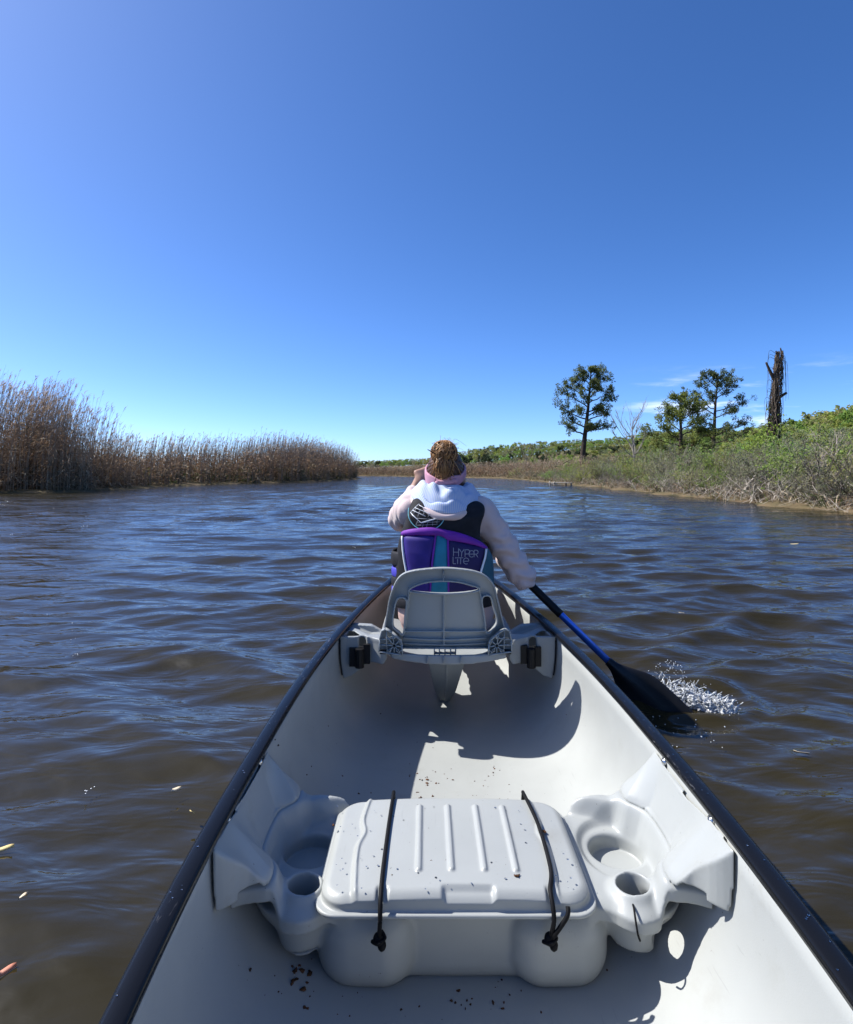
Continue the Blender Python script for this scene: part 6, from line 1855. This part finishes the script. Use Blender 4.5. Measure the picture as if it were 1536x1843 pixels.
# floating leaves
M_LF = [mat('straw yellow leaf', (0.62, 0.48, 0.20), 0.6), mat('reddish leaf', (0.50, 0.20, 0.13), 0.6), mat('pale leaf', (0.62, 0.52, 0.38), 0.6)]
def leaf(px, py, L_, ang, mt, label, w=0.22):
    c = PZ(px, py, 0.012); n = 9; t = np.linspace(-0.5, 0.5, n)
    d = np.array([math.cos(ang), math.sin(ang), 0]); s = np.array([-d[1], d[0], 0])
    wd = w * L_ * np.clip(1 - (2 * t) ** 2, 0.02, 1) ** 0.8 * 0.5
    ctr = c + d * (t * L_)[:, None] + s * (0.06 * L_ * np.sin(t * 5))[:, None] + np.array([0, 0, 1]) * (0.10 * L_ * (t ** 2) + 0.004)[:, None]
    top = np.concatenate([ctr - s * wd[:, None], ctr + s * wd[:, None] + (0, 0, 0.006)])
    v = np.concatenate([top, top - (0, 0, 0.0012)]); N = 2 * n; q = []
    for i in range(n - 1):
        q += [[i, i + 1, n + i + 1, n + i], [N + i, N + n + i, N + n + i + 1, N + i + 1]]
        q += [[i, N + i, N + i + 1, i + 1], [n + i, n + i + 1, N + n + i + 1, N + n + i]]
    o = obj('floating_leaf', v - c, np.array(q), mt); o.location = c
    tag(o, label, 'leaf')
leaf(10, 1531, 0.036, 0.5, M_LF[0], 'straw yellow blade floating on the dark water at the left edge of the photo')
leaf(12, 1752, 0.032, 0.8, M_LF[1], 'reddish leaf floating at the lower left corner')
leaf(318, 1424, 0.028, 0.5, M_LF[2], 'slim pale leaf floating left of the bench end of the canoe')
leaf(346, 1465, 0.018, 2.4, M_LF[0], 'small curled yellow leaf floating close to the left gunwale', 0.5)
leaf(1443, 1358, 0.045, 2.6, M_LF[2], 'pale twisted leaf floating to the right of the canoe below the splash', 0.16)
leaf(42, 1619, 0.022, 1.2, M_LF[2], 'tiny pale leaf scrap floating at the left between the yellow blade and reddish leaf', 0.3)
leaf(1430, 980, 0.12, 0.1, M_LF[0], 'straw coloured scrap floating far out on the right side of the river', 0.16)
leaf(1227, 1105, 0.035, 2.3, M_LF[2], 'thin white sliver floating above the splash', 0.08)

# white balls added in place of sun glints, left of the river
def foam():  # small white balls set on the water as sun glints
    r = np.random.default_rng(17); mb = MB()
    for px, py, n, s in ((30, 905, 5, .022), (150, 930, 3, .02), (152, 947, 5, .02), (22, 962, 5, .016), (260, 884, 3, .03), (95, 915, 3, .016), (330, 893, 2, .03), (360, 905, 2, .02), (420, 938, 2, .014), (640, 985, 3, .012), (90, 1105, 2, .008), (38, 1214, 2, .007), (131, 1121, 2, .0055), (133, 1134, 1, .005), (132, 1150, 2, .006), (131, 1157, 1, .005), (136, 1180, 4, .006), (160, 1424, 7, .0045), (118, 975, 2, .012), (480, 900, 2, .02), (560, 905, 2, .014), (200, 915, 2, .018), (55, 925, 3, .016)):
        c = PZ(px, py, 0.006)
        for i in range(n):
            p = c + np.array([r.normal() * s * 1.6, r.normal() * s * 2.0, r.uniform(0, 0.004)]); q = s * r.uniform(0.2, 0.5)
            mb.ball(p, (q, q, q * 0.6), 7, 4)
    tag(mb.build('glint_flecks', mat('white glint fleck', (0.85, 0.86, 0.86), 0.3, 0.5)), kind='stuff')
foam()  # no foam: the white balls in place of sun glints

# crumbs of dead leaf scattered on the canoe floor and lid
def crumbs():
    r = np.random.default_rng(8); mb = MB()
    def hull_pt(px, py):
        # walk the pixel's ray down to the inner skin
        lo, hi = 0.3, 4.0
        d = P(px, py, 1.0) - np.array([CX, 0, CZ]); o = np.array([CX, 0, CZ])
        for t in np.arange(0.5, 3.2, 0.004):
            p = o + d * t; b = float(half_beam(p[1])) - 0.014; zg = float(sheer(p[1])) - 0.006; zf = float(floor_z(p[1]))
            u = min(abs(p[0]) / b, 1.0); zs = zg - (zg - zf) * (1 - u ** EXP) ** (1 / EXP)
            if p[2] <= zs: return np.array([p[0], p[1], zs])
        return None
    def crumb(c, s):
        if c is None: return
        n0 = len(mb.v); mb.ball(c + np.array([0, 0, s * 0.25]), (s * r.uniform(0.6, 1.5), s * r.uniform(0.6, 1.5), s * 0.45), 6, 3)
        mb.v[-1] = mb.v[-1] + r.normal(size=mb.v[-1].shape) * s * 0.28
    for cx, cy, sx, sy, n, s in ((762, 1412, 14, 12, 16, .0042), (785, 1392, 20, 12, 7, .003), (888, 1392, 8, 9, 7, .0035), (900, 1420, 30, 20, 8, .002), (533, 1752, 14, 14, 11, .006), (655, 1425, 8, 6, 2, .004), (820, 1812, 60, 14, 9, .0038), (560, 1790, 60, 40, 14, .0025),
                              (650, 1370, 70, 50, 14, .0026), (450, 1750, 3, 3, 1, .006), (545, 1820, 8, 4, 2, .006), (900, 1800, 90, 20, 10, .0028), (870, 1440, 60, 20, 8, .0018), (620, 1180, 6, 16, 3, .004), (614, 1170, 4, 12, 2, .004), (500, 1365, 3, 10, 2, .004), (1018, 1290, 2, 2, 1, .004), (688, 1285, 2, 2, 1, .004), (560, 1720, 8, 18, 3, .0045), (925, 1795, 3, 3, 1, .004), (700, 1240, 40, 20, 4, .002)):
        for i in range(n):
            crumb(hull_pt(cx + r.normal() * sx, cy + r.normal() * sy), s * r.uniform(0.35, 0.95))
    for px, py, s in ((600, 1486, .004), (777, 1550, .005), (931, 1578, .005), (752, 1449, .002), (1075, 1503, .006), (1078, 1510, .004), (564, 1592, .004), (980, 1497, .004), (706, 1575, .002), (840, 1470, .002)):
        crumb(PZ(px, py, CZ - (0.765 if 570 < px < 1060 else 0.84)), s)
    o = mb.build('leaf_crumbs', mat('dead leaf crumbs', (0.055, 0.030, 0.016), 0.9, 0.1, vscale=80, col2=(0.16, 0.075, 0.04)), None, False)
    tag(o, kind='stuff')
    # clear water beads on the lid, deck and gunwales
    mb = MB()
    def bead(c, s): mb.ball(c, (s, s * r.uniform(0.8, 1.4), s * 0.45), 8, 5)
    for i in range(70):
        px, py = r.uniform(600, 1040), r.uniform(1450, 1600); bead(PZ(px, py, CZ - 0.7625), r.uniform(0.0008, 0.0024))
    for s in (-1, 1):
        for i in range(45):
            Y = r.uniform(0.65, 2.4); bead(np.array([s * (float(half_beam(Y)) - r.uniform(0.004, 0.026)), Y, float(sheer(Y)) + 0.006]), r.uniform(0.0005, 0.0016))
    m, nt, b = nodes_of('water bead'); b.inputs['Transmission Weight'].default_value = 1.0; b.inputs['Roughness'].default_value = 0.02; b.inputs['IOR'].default_value = 1.333
    tag(mb.build('water_beads', m), kind='stuff')
crumbs()
